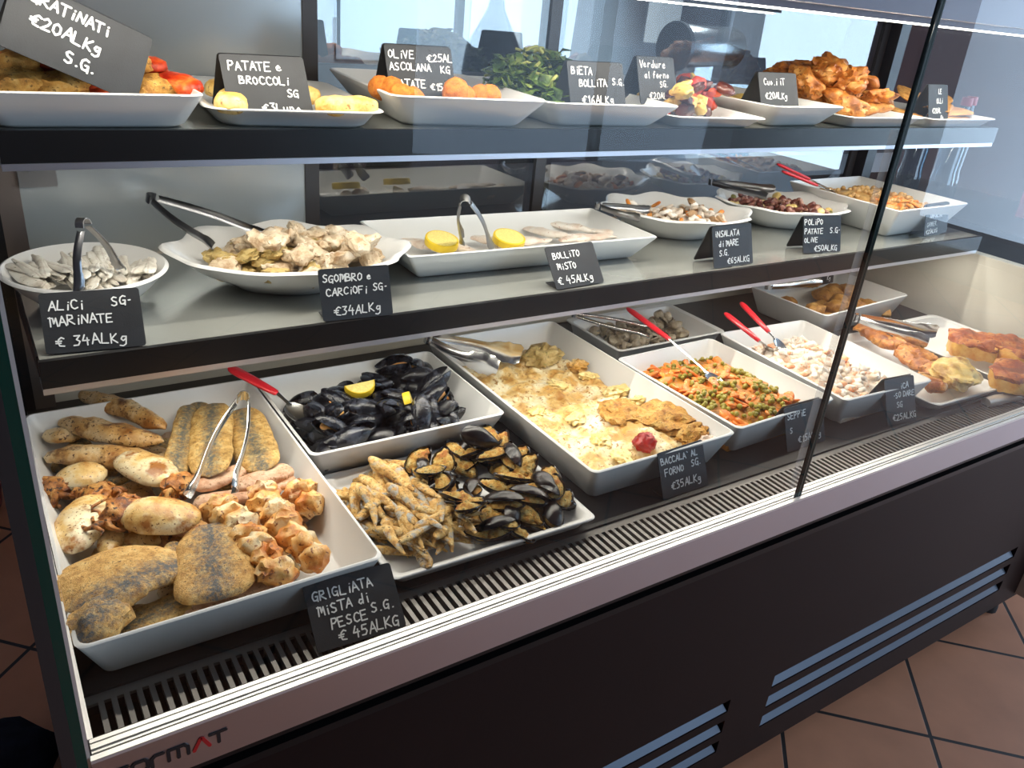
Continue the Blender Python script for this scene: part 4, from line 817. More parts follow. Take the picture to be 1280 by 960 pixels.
# ------------------------------------------------------------------ food: black mussels
protos = {('closed', s): mussel_thing('mussel', 'closed', s) for s in (1, 2)}
protos.update({('open', s): mussel_thing('mussel', 'open', s) for s in (3, 4)})
pl = Pile(-0.62, -0.28, 0.38, 0.66, DZ + 0.019)
rg = random.Random(3)
for k in range(112):
    x, y = -0.452 + rg.uniform(-.130, .130), 0.513 + rg.uniform(-.100, .100)
    kd = ('open', rg.choice((3, 4))) if rg.random() < (0.30 if k < 66 else 0.5) and k > 30 else ('closed', rg.choice((1, 2)))
    z = pl.drop(x, y, 0.017, 0.0185)
    z = min(z, Z0 - 0.001)
    lab = 'open black mussel with orange meat in the heap of black mussels' if kd[0] == 'open' else 'closed black mussel in the heap of black mussels'
    inst(protos[kd], (x, y, z), (rg.uniform(-1.1, 1.1), rg.uniform(-.75, .75), rg.uniform(0, 6.28)), rg.uniform(.98, 1.22), lab, 'open black mussels' if kd[0] == 'open' else 'closed black mussels', 'mussel')
def lemon_wedge(loc, rot, lab, full=False, r=0.026):
    e = empty('lemon_wedge', loc, rot); tag(e, lab, 'lemon', 'lemon pieces')
    n = 16; A = math.pi * 0.98
    arc = [V((r * math.cos(A * k / n), r * math.sin(A * k / n), 0)) for k in range(n + 1)]
    t = 0.011
    m = MB(); m.loops([[p * 0.92 + V((0, 0, z)) for p in arc] for z in (-t / 2, t / 2)]); obj('pulp', m, MT['lemon'], e)
    m = MB(); m.loops([[p * f + V((0, 0, z)) for p in arc] + [p * 0.925 + V((0, 0, z)) for p in reversed(arc)] for z, f in ((-t / 2 - .0004, .985), (0, 1.01), (t / 2 + .0004, .985))]); obj('rind', m, MT['lemon_rind'], e)
    return e
lemon_wedge(at(449, 481, Z0 + 0.010), (math.radians(-18), math.radians(6), math.radians(176)), 'pale lemon half slice lying on the black mussels')
lemon_wedge(at(511, 504, Z0 + 0.006), (math.radians(70), math.radians(20), math.radians(60)), 'small bright lemon wedge stuck upright between the black mussels', r=0.019)
spoon('spoon with a red handle resting in the black mussels', at(286, 459, Z0 + 0.040), at(347, 492, Z0 + 0.012), at(374, 516, Z0 - 0.002), 0.0105, (0.028, 0.019))

# ------------------------------------------------------------------ food: anchovies and crumbed mussels
an = [obj('fried_anchovy', fish_mb(.088, .0170, .0115, minnow, .006 * s, 0, 12, 22, .0008, 120, s + 50), FM['anch']) for s in (-1, 0, 1)]
pl = Pile(-0.61, -0.29, 0.11, 0.38, DZ + 0.011)
rg = random.Random(11)
for k in range(96):
    t = rg.random(); x = -0.600 + 0.165 * rg.random() ** 0.9; y = 0.166 + 0.185 * rg.random()
    if x > -0.47 - (y - 0.135) * 0.05: x -= .05
    z = min(pl.drop(x, y, 0.016, 0.009), Z0 - 0.016)
    inst(rg.choice(an), (x, y, z), (rg.uniform(-.4, .4), rg.uniform(-.28, .28), rg.choice((-1.9, -1.7, -1.5, -1.2, 1.6, -0.6, 0.3)) + rg.uniform(-.3, .3)), rg.uniform(.85, 1.12), 'crumbed fried anchovy in the heap beside the crumbed mussels', 'fried anchovies', 'anchovy')
sp = {('stuffed', s): mussel_thing('stuffed_mussel', 'stuffed', s) for s in (5, 6)}
sp.update({('lidded', s): mussel_thing('stuffed_mussel', 'lidded', s) for s in (7, 8)})
rg = random.Random(21)
for k in range(66):
    x, y = -0.475 + 0.165 * rg.random(), 0.140 + 0.222 * rg.random()
    if 32 <= k < 40: x, y = [(-.315, .165), (-.318, .205), (-.322, .245), (-.345, .15), (-.33, .29), (-.40, .345), (-.44, .15), (-.36, .20)][k - 32]
    kd = rg.choice([('stuffed', 5), ('stuffed', 6), ('stuffed', 5), ('stuffed', 6), ('lidded', 7), ('lidded', 8)])
    z = min(pl.drop(x, y, 0.017, 0.017), Z0 - 0.012)
    lab = 'crumb topped half shell mussel in the low tray' if kd[0] == 'stuffed' else 'gaping mussel with crumb filling in the low tray'
    inst(sp[kd], (x, y, z + .004), (rg.uniform(-.55, .35), rg.uniform(-.35, .35), rg.uniform(0, 6.28)), rg.uniform(.92, 1.15), lab, 'half shell crumbed mussels' if kd[0] == 'stuffed' else 'gaping crumbed mussels', 'mussel')

# ------------------------------------------------------------------ food: baked cod
def bake(x, y):
    u, v = (x + 0.114) / 0.13, (y - 0.430) / 0.24
    h = 0.020 + 0.010 * noise.noise(V((x * 22, y * 22, 3))) + 0.006 * noise.noise(V((x * 70, y * 70, 1)))
    h += 0.014 * math.exp(-((u - .35) ** 2 / .3 + (v + .62) ** 2 / .08)) + 0.012 * math.exp(-((u - .1) ** 2 / .2 + (v - .75) ** 2 / .04))
    e = max(abs(u), abs(v)); return max(0.002, h * (1 - max(0, (e - .86) / .14) ** 2 * .7))
m = heightfield(-0.233, 0.005, 0.200, 0.660, bake, 70, 110, DZ + 0.006)
piece('baked_cod', m, FM['cod'], (0, 0, 0), (0, 0, 0), 'sheet of pale baked cod and potato with browned patches filling its long tray', 'baked cod', ang=80)
def lump(px, r, z, mat, seed, lab, cat, grp=None, name='cod_piece', amp=.38, rz=0.0, fr=2.4, w=0.002):
    return piece(name, MB().blob(r, amp, fr, seed, 4).wob(w, 60, seed).wob(w * .6, 190, seed), FM[mat], at(*px, z), (0, 0, math.radians(rz)), lab, cat, grp)
lump((678, 446), (0.052, 0.030, 0.022), Z0 - 0.030, 'arti', 1, 'tan cod chunk at the back of the baked cod tray', 'cod', 'cod chunks', rz=20)
lump((722, 458), (0.022, 0.018, 0.012), Z0 - 0.034, 'cod', 2, 'small yellow cod chunk right of the tan one at the tray back', 'cod', 'cod chunks')
lump((838, 522), (0.066, 0.050, 0.018), Z0 - 0.030, 'codcrumb', 3, 'golden crumbed cod slab behind the baked tomato', 'cod', 'cod chunks', rz=10, w=.004)
lump((780, 520), (0.050, 0.042, 0.016), Z0 - 0.034, 'codcrumb', 4, 'golden crumbed cod slab left of the largest one', 'cod', 'cod chunks', rz=60, w=.004)
lump((868, 543), (0.036, 0.020, 0.014), Z0 - 0.030, 'codcrumb', 5, 'golden crumbed cod slab by the front right corner of its tray', 'cod', 'cod chunks', rz=10, w=.004)
lump((884, 552), (0.020, 0.010, 0.010), Z0 - 0.028, 'boil', 6, 'white flake of cod at the front right corner above the sign', 'cod', 'cod chunks')
lump((806, 553), (0.020, 0.019, 0.015), Z0 - 0.022, 'tomato', 7, 'dark red baked tomato at the front of the baked cod tray', 'tomato', None, 'baked_tomato', .25, w=.0025)
for k, (p, r) in enumerate([((770, 490), (.030, .018, .012)), ((720, 524), (.024, .016, .010)), ((752, 552), (.022, .018, .013)), ((778, 572), (.022, .014, .011)), ((700, 482), (.022, .016, .008)), ((735, 470), (.018, .014, .008)), ((800, 500), (.020, .014, .010)), ((672, 515), (.020, .016, .008))]):
    lump(p, (r[0], r[1] * .9, r[2] * .8), Z0 - 0.039, 'potato', 20 + k, 'yellow boiled potato piece sunk in the baked cod', 'potato', 'potato pieces in the baked cod', 'potato_piece', .5, 30 * k)
tongs('steel tongs with scoop heads hanging over the back left edge of the baked cod tray', at(540, 424, Z0 + 0.030), at(622, 461, Z0 + 0.002), at(652, 444, Z0 - 0.006), 0.044, 0.018, 'steel', 0.010)

# ------------------------------------------------------------------ food: peas and carrots
def mound(cx, cy, rx, ry, h, am=.006, seed=0, base=.4):
    def f(x, y):
        u, v = (x - cx) / rx, (y - cy) / ry; e = max(abs(u), abs(v))
        return max(0.002, (h * (base + (1 - base) * max(0, 1 - e ** 3)) + am * noise.noise(V((x * 40, y * 40, seed)))) * (1 - max(0, (e - .9) / .1) * .5))
    return f
fm = mound(0.183, 0.332, 0.112, 0.134, 0.046, .008, 4, .6)
piece('vegetable_stew', heightfield(0.071, 0.295, 0.198, 0.466, fm, 56, 60, DZ + .006), FM['stew'], (0, 0, 0), (0, 0, 0), 'orange and olive stewed vegetable sauce under the peas', 'vegetable stew', ang=80)['kind'] = 'stuff'
pe = [obj('pea', MB().blob((.0048, .0048, .0045), .12, 2, s, 2), FM['pea']) for s in (1, 2)]
ca = [obj('carrot_piece', fish_mb(.030 + .006 * s, .017, .008, stub, .003, 0, 12, 8, .0016, 60, s, 2.6), FM['carrot']) for s in (0, 1, 2)]
rg = random.Random(31)
for k in range(99):
    x, y = rg.uniform(.085, .280), rg.uniform(.212, .452)
    if noise.noise(V((x * 16, y * 16, 9))) > .18 and k < 80: x, y = rg.uniform(.085, .200), rg.uniform(.33, .452)
    inst(rg.choice(ca), (x, y, DZ + .006 + fm(x, y) + .001), (rg.uniform(-.6, .6), rg.uniform(-.5, .5), rg.uniform(0, 6.28)), rg.uniform(.7, 1.25), 'orange carrot slice among the stewed peas', 'carrot slices', 'carrot')
n = 0
while n < 295:
    x, y = rg.uniform(.080, .288), rg.uniform(.206, .458)
    if noise.noise(V((x * 16, y * 16, 9))) < -.02 and rg.random() < .8: continue
    inst(rg.choice(pe), (x, y, DZ + .006 + fm(x, y) + .003 + rg.uniform(0, .005)), (rg.uniform(0, 6), rg.uniform(0, 6), 0), rg.uniform(.85, 1.15), 'olive green pea among the carrot slices', 'peas', 'pea'); n += 1
spoon('spoon with a long red handle lying in the peas and carrots', at(784, 385, Z0 + 0.050), at(838, 425, Z0 + 0.030), at(893, 474, Z0 - 0.006), 0.0080, (0.022, 0.017))

# ------------------------------------------------------------------ food: clams
cl = []
for s in (1, 2):
    e = empty('clam'); o1 = valve_mb(.027, .024, .007).wob(.0005, 60, s); obj('shell', o1, FM['clam'], e)
    b = valve_mb(.027, .024, .007); b.move(Matrix.Translation((0, .012, 0)) @ Matrix.Rotation(math.pi - math.radians(15 + 12 * s), 4, 'X') @ Matrix.Translation((0, .012, 0))); obj('shell', b, FM['clam'], e); cl.append(e)
pl = Pile(.12, .44, .56, .75, DZ + .006); rg = random.Random(41)
for k in range(80):
    x, y = .275 + rg.uniform(-.115, .115), .655 + rg.uniform(-.058, .058)
    z = min(pl.drop(x, y, .010, .011), Z0 - .016)
    inst(rg.choice(cl), (x, y, z), (rg.uniform(-.9, .9), rg.uniform(-.8, .8), rg.uniform(0, 6.28)), rg.uniform(.85, 1.15), 'small grey brown clam in the low tray at the back of the deck', 'clams', 'clam')
tongs('slim steel tongs resting across the clams', at(722, 394, Z0 + .008), at(812, 420, Z0 - .006), at(815, 408, Z0 - .004), .012, .008)

# ------------------------------------------------------------------ food: pink seafood salad, croquettes
fm2 = mound(.478, .330, .108, .146, .046, .010, 7, .55)
piece('seafood_salad', heightfield(.368, .588, .182, .478, fm2, 60, 70, DZ + .006), FM['salad'], (0, 0, 0), (0, 0, 0), 'loose pale pink salad filling the tray right of the peas', 'seafood salad', ang=80)['kind'] = 'stuff'
wb = [obj('seafood_morsel', MB().blob((.011, .008, .006), .3, 2, s, 2), FM[m_]) for s, m_ in ((1, 'whitebit'), (2, 'whitebit'), (3, 'pinkbit'))]
rg = random.Random(51)
for k in range(210):
    x, y = rg.uniform(.380, .578), rg.uniform(.195, .466); kk = rg.choice((0, 0, 1, 1, 2)); 
    inst(wb[kk], (x, y, DZ + .006 + fm2(x, y) + .001), (rg.uniform(-1, 1), rg.uniform(-1, 1), rg.uniform(0, 6.28)), rg.uniform(.6, 1.2), ('white' if kk < 2 else 'pink') + ' morsel in the pale pink salad', ('white' if kk < 2 else 'pink') + ' salad morsels', 'seafood')
spoon('spoon with a red handle, the nearer of two in the pink salad', at(906, 391, Z0 + .045), at(950, 427, Z0 + .012), at(962, 434, Z0 - .008), .0085, (.022, .017))
spoon('spoon with a red handle, the farther of two in the pink salad', at(926, 378, Z0 + .050), at(962, 416, Z0 + .012), at(976, 432, Z0 - .008), .0085, (.022, .017))
rg = random.Random(61); pl = Pile(.70, 1.06, .50, .73, DZ + .008)
cq = [obj('croquette', MB().blob((.034, .022, .018), .22, 1.8, s, 3).wob(.002, 90, s), FM['polp']) for s in (1, 2)]
for k in range(24):
    x, y = .88 + rg.uniform(-.14, .14), .615 + rg.uniform(-.07, .07)
    inst(rg.choice(cq), (x, y, min(pl.drop(x, y, .022, .030), Z0 - .012)), (rg.uniform(-.3, .3), rg.uniform(-.3, .3), rg.uniform(0, 6.28)), rg.uniform(.9, 1.1), 'brown fried croquette in the deep tray at the back of the deck', 'croquettes', 'croquette')
tongs('steel tongs lying over the back corner of the croquette tray', at(962, 357, Z0 + .012), at(1025, 352, Z0 + .018), at(1020, 344, Z0 + .014), .030, .018)

# ------------------------------------------------------------------ food: omelettes, browned chicken, red topped tortilla
OZ = DZ + 0.022
for k, (p1, p2, w, lab) in enumerate([((1072, 408), (1120, 436), .045, 'browned chicken strip at the back of the omelette tray'), ((1108, 424), (1162, 452), .050, 'browned chicken strip in the middle of the omelette tray'), ((1120, 440), (1172, 470), .040, 'golden chicken strip along the near edge of the omelette tray'), ((1150, 470), (1172, 488), .036, 'small browned chicken scrap at the front left of the omelette tray')]):
    loc, rot, L = along(p1, p2, OZ + .018)
    piece('chicken_piece', fish_mb(L * 1.05, w * 1.25, .026, stub, .006, 0, 20, 26, .0075, 42, 70 + k, 2.2).wob(.003, 110, k), FM['chick'], loc, rot, lab, 'chicken', 'browned chicken pieces')
loc = at(1192, 466, OZ + .024)
m = MB(); 
m.blob((.070, .052, .022), .22, 1.9, 80, 4)
piece('omelette', m.wob(.006, 38, 3), FM['omel'], loc, (0, 0, math.radians(35)), 'folded pale yellow omelette with brown patches at the front of its flat tray', 'omelette')
def wedge(loc, rot, lab, L, W, H, seed):
    e = empty('tortilla_wedge', loc, rot); tag(e, lab, 'tortilla', 'red topped tortilla wedges')
    ring = [(L / 2 * (abs(math.cos(a)) ** .8) * math.copysign(1, math.cos(a)), W / 2 * (abs(math.sin(a)) ** .8) * math.copysign(1, math.sin(a))) for a in [2 * math.pi * k / 36 for k in range(36)]]
    obj('side', MB().loops([[(x * f, y * f, z) for x, y in ring] for f, z in ((.94, 0), (1, .006), (1.0, H * .8), (.97, H))]).wob(.007, 30, seed), FM['tortaside'], e)
    obj('red_top', MB().loops([[(x * f, y * f, z) for x, y in ring] for f, z in ((1.01, H * .85), (1.0, H + .002), (.9, H + .005), (.6, H + .007), (.2, H + .006))]).wob(.010, 32, seed), FM['torta'], e)
wedge(at(1216, 440, OZ + .01), (math.radians(-4), 0, math.radians(30)), 'largest red topped tortilla wedge, in front of the steel tongs', .125, .115, .034, 1)
wedge(at(1266, 450, OZ + .01), (0, 0, math.radians(70)), 'red topped tortilla wedge at the far right edge of the picture', .13, .12, .036, 2)
wedge(at(1262, 482, OZ + .00), (0, 0, math.radians(20)), 'red topped tortilla wedge nearest the front at the right end', .11, .09, .034, 3)
tongs('steel tongs with scalloped heads between the chicken strips and the tortilla', at(1075, 398, OZ + .055), at(1160, 428, OZ + .045), at(1172, 415, OZ + .048), .034, .018)
m = MB().sweep([at(1232, 503, DZ + .004), at(1246, 500, DZ + .006), at(1282, 493, DZ + .006)], [.012, .014, .010], [.010, .011, .008], 14)
piece('plastic_tube', m, MT['trim'], (0, 0, 0), (0, 0, 0), 'small white tube lying on the grille near the right end', 'tube')

# ------------------------------------------------------------------ food on the lower shelf
af = [obj('anchovy_fillet', fish_mb(.088, .0175, .006, minnow, .004 * s, 0, 12, 16, .0010, 60, s + 9, 2.4), FM['alici']) for s in (-1, 0, 1)]
rg = random.Random(71); pl = Pile(-.96, -.74, .51, .73, SZ + .030)
for k in range(64):
    col = rg.randrange(7); x = -.850 + (col - 3) * .024 + rg.uniform(-.010, .010); y = .622 + rg.uniform(-.035, .035) * (1 - abs(col - 3) * .15)
    z = min(pl.drop(x, y, .018, .006), SZ + .056)
    inst(rg.choice(af), (x, y, z), (rg.uniform(-.35, .35), rg.uniform(-.06, .06), 1.57 * rg.choice((1, -1)) + (col - 3) * -.10 + rg.uniform(-.25, .25)), rg.uniform(.85, 1.1), 'white marinated anchovy fillet in the plain round dish', 'marinated anchovy fillets', 'anchovy')
tongs('dark steel tongs standing in the marinated anchovies', at(106, 286, SZ + .125), at(98, 362, SZ + .055), at(152, 338, SZ + .055), .016, .012, 'dsteel')

mk_ = [obj('mackerel_flake', MB().blob(r, .32, 1.9, s, 3).wob(.003, 60, s), FM[m_]) for s, (r, m_) in enumerate([((.026, .017, .012), 'mack'), ((.021, .019, .013), 'mack'), ((.030, .014, .010), 'mack')])]
ar_ = obj('artichoke_piece', MB().blob((.024, .018, .010), .4, 2.2, 8, 3).wob(.003, 80, 8), FM['arti'])
rg = random.Random(72); pl = Pile(-.76, -.38, .46, .78, SZ + .014)
for k in range(92):
    a, r = rg.uniform(0, 6.28), rg.random() ** .6; x, y = -.548 + .128 * r * math.cos(a), .612 + .092 * r * math.sin(a)
    art = k < 26 or (x < -.59 and rg.random() < .5)
    z = max(min(pl.drop(x, y, .020, .014), SZ + .080), SZ + .024 + .02 * r ** 2)
    inst(ar_ if art else rg.choice(mk_), (x, y, z), (rg.uniform(-.5, .5), rg.uniform(-.6, .6), rg.uniform(0, 6.28)), rg.uniform(.75, 1.15), 'golden artichoke piece in the scalloped mackerel dish' if art else 'pale flaked mackerel chunk in the scalloped dish with artichokes', 'artichoke pieces' if art else 'mackerel chunks', 'artichoke' if art else 'mackerel')
tongs('steel tongs with long dark arms resting on the mackerel dish', at(194, 250, SZ + .105), at(268, 308, SZ + .060), at(328, 290, SZ + .062), .016, .013, 'dsteel')

for k, (p1, p2, w) in enumerate([((502, 300), (560, 316), .040), ((545, 306), (600, 318), .044), ((590, 296), (640, 312), .040), ((640, 305), (690, 300), .042), ((655, 286), (730, 302), .040), ((680, 280), (760, 292), .030), ((700, 300), (770, 296), .038), ((740, 290), (800, 296), .028)]):
    loc, rot, L = along(p1, p2, SZ + .024)
    piece('boiled_fish_fillet', fish_mb(max(L, .09), w, .018, taper, .006, 0, 16, 18, .003, 45, 90 + k, 2.4), FM['boil'], loc, rot, ['boiled fish fillet at the left end of the long tray', 'boiled fish fillet under the left lemon slice', 'boiled fish fillet under the tongs in the long tray', 'boiled fish fillet right of the right lemon slice', 'boiled fish fillet behind the right lemon slice with a raised tip', 'narrow boiled fish fillet along the back wall of the long tray', 'boiled fish fillet in the right half of the long tray', 'small boiled fish fillet at the right end of the long tray'][k], 'fish fillet', 'boiled fish fillets')
for p, lab in (((552, 302), 'yellow lemon slice left of the tongs on the boiled fish'), ((636, 299), 'yellow lemon slice right of the tongs on the boiled fish')):
    e = empty('lemon_slice', at(*p, SZ + .040), (math.radians(14), 0, 0)); tag(e, lab, 'lemon', 'lemon slices on the boiled fish')
    c = [(.030 * math.cos(a), .030 * math.sin(a)) for a in [2 * math.pi * k / 32 for k in range(32)]]
    obj('pulp', MB().loops([[(x * .9, y * .9, z) for x, y in c] for z in (-.006, .0065)]), MT['lemon'], e)
    obj('rind', MB().loops([[(x * f, y * f, z) for x, y in c] for f, z in ((.9, -.007), (1, -.006), (1.02, 0), (1, .006), (.9, .007))], closed=True), MT['lemon_rind'], e)
tongs('steel tongs with white tipped heads standing in the boiled fish tray', at(582, 254, SZ + .130), at(580, 302, SZ + .048), at(613, 308, SZ + .040), .026, .014, 'dsteel')

def salad_dish(cx, cy, n, kinds, seed, rx=.130, ry=.092, rz=-20):
    rg = random.Random(seed); pl = Pile(cx - .2, cx + .2, cy - .2, cy + .2, SZ + .012); ca_, sa_ = math.cos(math.radians(rz)), math.sin(math.radians(rz))
    for k in range(n):
        a, r = rg.uniform(0, 6.28), rg.random() ** .6; u, w_ = rx * r * math.cos(a), ry * r * math.sin(a); x, y = cx + u * ca_ - w_ * sa_, cy + u * sa_ + w_ * ca_
        pr, lab, grp, cat, _ = rg.choices(kinds, [q[4] for q in kinds])[0]
        z = max(min(pl.drop(x, y, .014, .012), SZ + .075), SZ + .018 + .018 * r ** 2)
        inst(pr, (x, y, z), (rg.uniform(-.8, .8), rg.uniform(-.8, .8), rg.uniform(0, 6.28)), rg.uniform(.75, 1.15), lab, grp, cat)
def ringbit(name, r, t, mat, s): 
    return obj(name, MB().loops([[V(((r + t * math.cos(b)) * math.cos(a), (r + t * math.cos(b)) * math.sin(a), t * 1.3 * math.sin(b))) for b in [2 * math.pi * j / 8 for j in range(8)]] for a in [2 * math.pi * k / 18 for k in range(18)]], closed=True).wob(.0012, 60, s), FM[mat])
wr = ringbit('squid_ring', .010, .0036, 'whitebit', 1)
wc = obj('seafood_morsel', MB().blob((.013, .009, .007), .35, 2.2, 2, 2), FM['whitebit']); bc = obj('seafood_morsel', MB().blob((.014, .010, .007), .4, 2.2, 3, 2).wob(.002, 70, 3), FM['brownbit'])
oc = obj('surimi_stick', fish_mb(.034, .012, .010, stub, .002, 0, 10, 8, .001, 60, 4, 2.4), FM['orangebit'])
salad_dish(.335, .680, 190, [(wr, 'white squid ring in the scalloped seafood salad dish', 'squid rings', 'squid', 3), (wc, 'white morsel in the scalloped seafood salad dish', 'white morsels of the seafood salad', 'seafood', 4), (bc, 'brownish morsel in the scalloped seafood salad dish', 'brown morsels of the seafood salad', 'seafood', 3), (oc, 'orange surimi stick in the scalloped seafood salad dish', 'orange surimi sticks', 'surimi', 1.3)], 81)
op = obj('octopus_piece', fish_mb(.030, .014, .013, stub, .006, 0, 12, 10, .003, 70, 5, 2.0), FM['octo']); op2 = ringbit('octopus_piece', .007, .005, 'octo', 6)
pc = obj('potato_cube', MB().blob((.012, .011, .010), .15, 2.2, 7, 2).wob(.002, 60, 7), FM['potato']); ol = obj('olive', MB().blob((.010, .008, .008), .05, 2, 8, 2), FM['olive'])
salad_dish(.685, .680, 170, [(op, 'purple brown octopus chunk in the scalloped dish', 'octopus chunks', 'octopus', 4), (op2, 'curled octopus slice in the scalloped dish', 'curled octopus slices', 'octopus', 3), (pc, 'pale potato cube among the octopus', 'potato cubes', 'potato', 3.2), (ol, 'green olive among the octopus and potato', 'olives', 'olive', 1)], 82)
tongs('slim steel tongs over the left end of the seafood salad dish', at(752, 258, SZ + .070), at(800, 273, SZ + .066), at(812, 262, SZ + .068), .018, .012, 'dsteel')
tongs('steel tongs lying along the back of the octopus dish', at(893, 228, SZ + .075), at(960, 246, SZ + .080), at(968, 236, SZ + .082), .020, .014, 'dsteel')
fm3 = mound(1.005, .640, .115, .115, .058, .008, 9, .6)
piece('chickpea_salad', heightfield(.892, 1.118, .527, .753, fm3, 50, 50, SZ + .008), FM['ceci'], (0, 0, 0), (0, 0, 0), 'chickpea salad mass filling the deep tray at the right end of the lower shelf', 'chickpea salad', ang=80)['kind'] = 'stuff'
cp = obj('chickpea', MB().blob((.0068, .0062, .006), .15, 2, 4, 2), FM['ceci']); cpo = obj('prawn', fish_mb(.030, .011, .010, taper, .008, 0, 10, 10, .001, 60, 6), FM['orangebit'])
rg = random.Random(91)
for k in range(170):
    x, y = rg.uniform(.900, 1.110), rg.uniform(.535, .745); pk = k < 26
    if pk: x, y = rg.uniform(.92, 1.05), rg.uniform(.535, .60)
    inst(cpo if pk else cp, (x, y, SZ + .008 + fm3(x, y) + .003), (rg.uniform(-.5, .5), rg.uniform(-.5, .5), rg.uniform(0, 6.28)), rg.uniform(.85, 1.2), 'orange prawn on the chickpea salad' if pk else 'chickpea on top of the deep tray of chickpea salad', 'prawns on the chickpeas' if pk else 'chickpeas', 'prawn' if pk else 'chickpea')
spoon('red handled spoon, upper one of two in the chickpea tray', at(972, 205, SZ + .135), at(1012, 224, SZ + .095), at(1040, 238, SZ + .062), .0085, (.022, .016))
spoon('red handled spoon, lower one of two in the chickpea tray', at(978, 214, SZ + .125), at(1022, 232, SZ + .085), at(1050, 244, SZ + .060), .0085, (.022, .016))

# ------------------------------------------------------------------ food on the upper shelf
rg = random.Random(101); pl = Pile(-1.0, -.7, .46, .86, UZ + .018)
gr = [obj('gratin_pepper', fish_mb(.085, .036, .024, stub, .008, -.03, 16, 18, .004, 40, 3, 2.2), FM['gratred']), obj('gratin_vegetable', MB().blob((.040, .032, .020), .3, 2, 4, 3).wob(.004, 70, 4), FM['gratgold'])]
for k in range(24):
    x, y = -.835 + rg.uniform(-.080, .080), .685 + rg.uniform(-.110, .120)
    red = x > -.87 if rg.random() < .7 else rg.random() < .4
    if k > 15: x, y = -.835 + (k - 19.5) * .020, .590
    z = min(pl.drop(x, y, .028, .026), UZ + .062)
    inst(gr[0] if red else gr[1], (x, y, z), (rg.uniform(-.3, .3), rg.uniform(-.3, .3), (rg.uniform(-.9, 1.2) if k < 16 else rg.uniform(-.25, .25))), rg.uniform(.85, 1.1), 'glossy red gratin pepper in the tray at the left end of the upper shelf' if red else 'golden crusted gratin piece in the tray at the left end of the upper shelf', 'red gratin peppers' if red else 'golden gratin pieces', 'gratin vegetable')
for k, (p, red, rz, lab) in enumerate([((22, 104), 0, .3, 'golden crusted gratin piece at the very left of the upper shelf'), ((78, 108), 0, -.2, 'golden crusted gratin piece under the tilted sign'), ((150, 106), 1, .1, 'dark red gratin pepper just right of the tilted sign'), ((190, 112), 0, .4, 'golden crusted gratin piece between two red gratin peppers'), ((170, 92), 1, -.1, 'red gratin pepper at the back right of the gratin tray'), ((212, 106), 1, -.9, 'red gratin pepper leaning on the right wall of the gratin tray')]):
    q = at(*p, UZ + .050); q = q + (q - CAM) * (max(0, .560 - q.y) / (q.y - CAM.y))
    inst(gr[0] if red else gr[1], q, (.2 * red, 0, rz), 1.0 if red else .85, lab, 'red gratin peppers' if red else 'golden gratin pieces', 'gratin vegetable')
for k, (x, y, r, lab) in enumerate([(-.662, .530, 70, 'golden potato roll left of the fogged sign'), (-.515, .500, 8, 'golden potato roll right of the fogged sign'), (-.560, .60, 10, 'potato roll behind the fogged sign'), (-.62, .66, 20, 'potato roll at the back of the low tray')]):
    piece('potato_roll', fish_mb(.095, .040, .032, stub, 0, 0, 18, 16, .002, 45, 110 + k, 2.6), FM['roll'], (x, y, UZ + .026), (0, 0, math.radians(r)), lab, 'potato roll', 'potato rolls')
fr_ = obj('round_fritter', MB().blob((.0185, .0185, .0175), .10, 2.2, 5, 3).wob(.0012, 120, 5), FM['fritter'])
for k, (p, z, lab) in enumerate([((476, 110), .045, 'round orange fritter at the far left of its tray'), ((490, 112), .045, 'round orange fritter second from the left, behind the dark sign edge'), ((500, 120), .040, 'round orange fritter third from the left in front of the others'), ((515, 124), .036, 'round orange fritter mostly hidden by the tray rim'), ((570, 115), .052, 'largest round orange fritter in front of the sign'), ((580, 122), .042, 'round orange fritter tucked right behind the largest one'), ((612, 120), .044, 'round orange fritter alone at the right of its tray'), ((600, 121), .040, 'round orange fritter next to the lone right one')]):
    _p = at(*p, UZ + z); _p = _p + (_p - CAM) * (max(0, .530 - _p.y) / (_p.y - CAM.y)); inst(fr_, _p, (k, k * 2, 0), 1.0 + (.15 if k == 4 else 0), lab, 'round fritters', 'fritter')
rg = random.Random(111)
for k in range(12): inst(fr_, (-.335 + rg.uniform(-.06, .07), .66 + rg.uniform(-.09, .09), UZ + .026), (k, k, 0), 1.0, 'round orange fritter at the back of its tray', 'round fritters at the back', 'fritter')
# boiled greens
m = MB(); rg = random.Random(121)
for k in range(420):
    a, r = rg.uniform(0, 6.28), rg.random() ** .55; u, w_ = .105 * r * math.cos(a), .145 * r * math.sin(a); x, y = -.075 + u, .640 + w_ * .85
    z = UZ + .030 + .066 * (1 - r ** 2.2) * rg.uniform(.55, 1.0)
    if x > -.125 and y < .615: x, y = x - .06, y + .075
    L, wd = rg.uniform(.022, .05), rg.uniform(.006, .013); e = Euler((rg.uniform(-1, 1), rg.uniform(-1, 1), rg.uniform(0, 6.28))).to_matrix(); pts = []
    for q in range(6): pts.append(V((x, y, z)) + e @ V((L * (q / 5 - .5), .008 * math.sin(q * 1.7 + k), .007 * math.sin(q * 1.3))))
    m.sweep(pts, [wd * s for s in (.3, .8, 1, .9, .6, .15)], .0011, 6)
o = piece('boiled_greens', m.wob(.003, 70, 2), FM['leaf'], (0, 0, 0), (0, 0, 0), 'heap of dark boiled chard leaves on the upper shelf', 'greens', ang=80); o['kind'] = 'stuff'
m = MB()
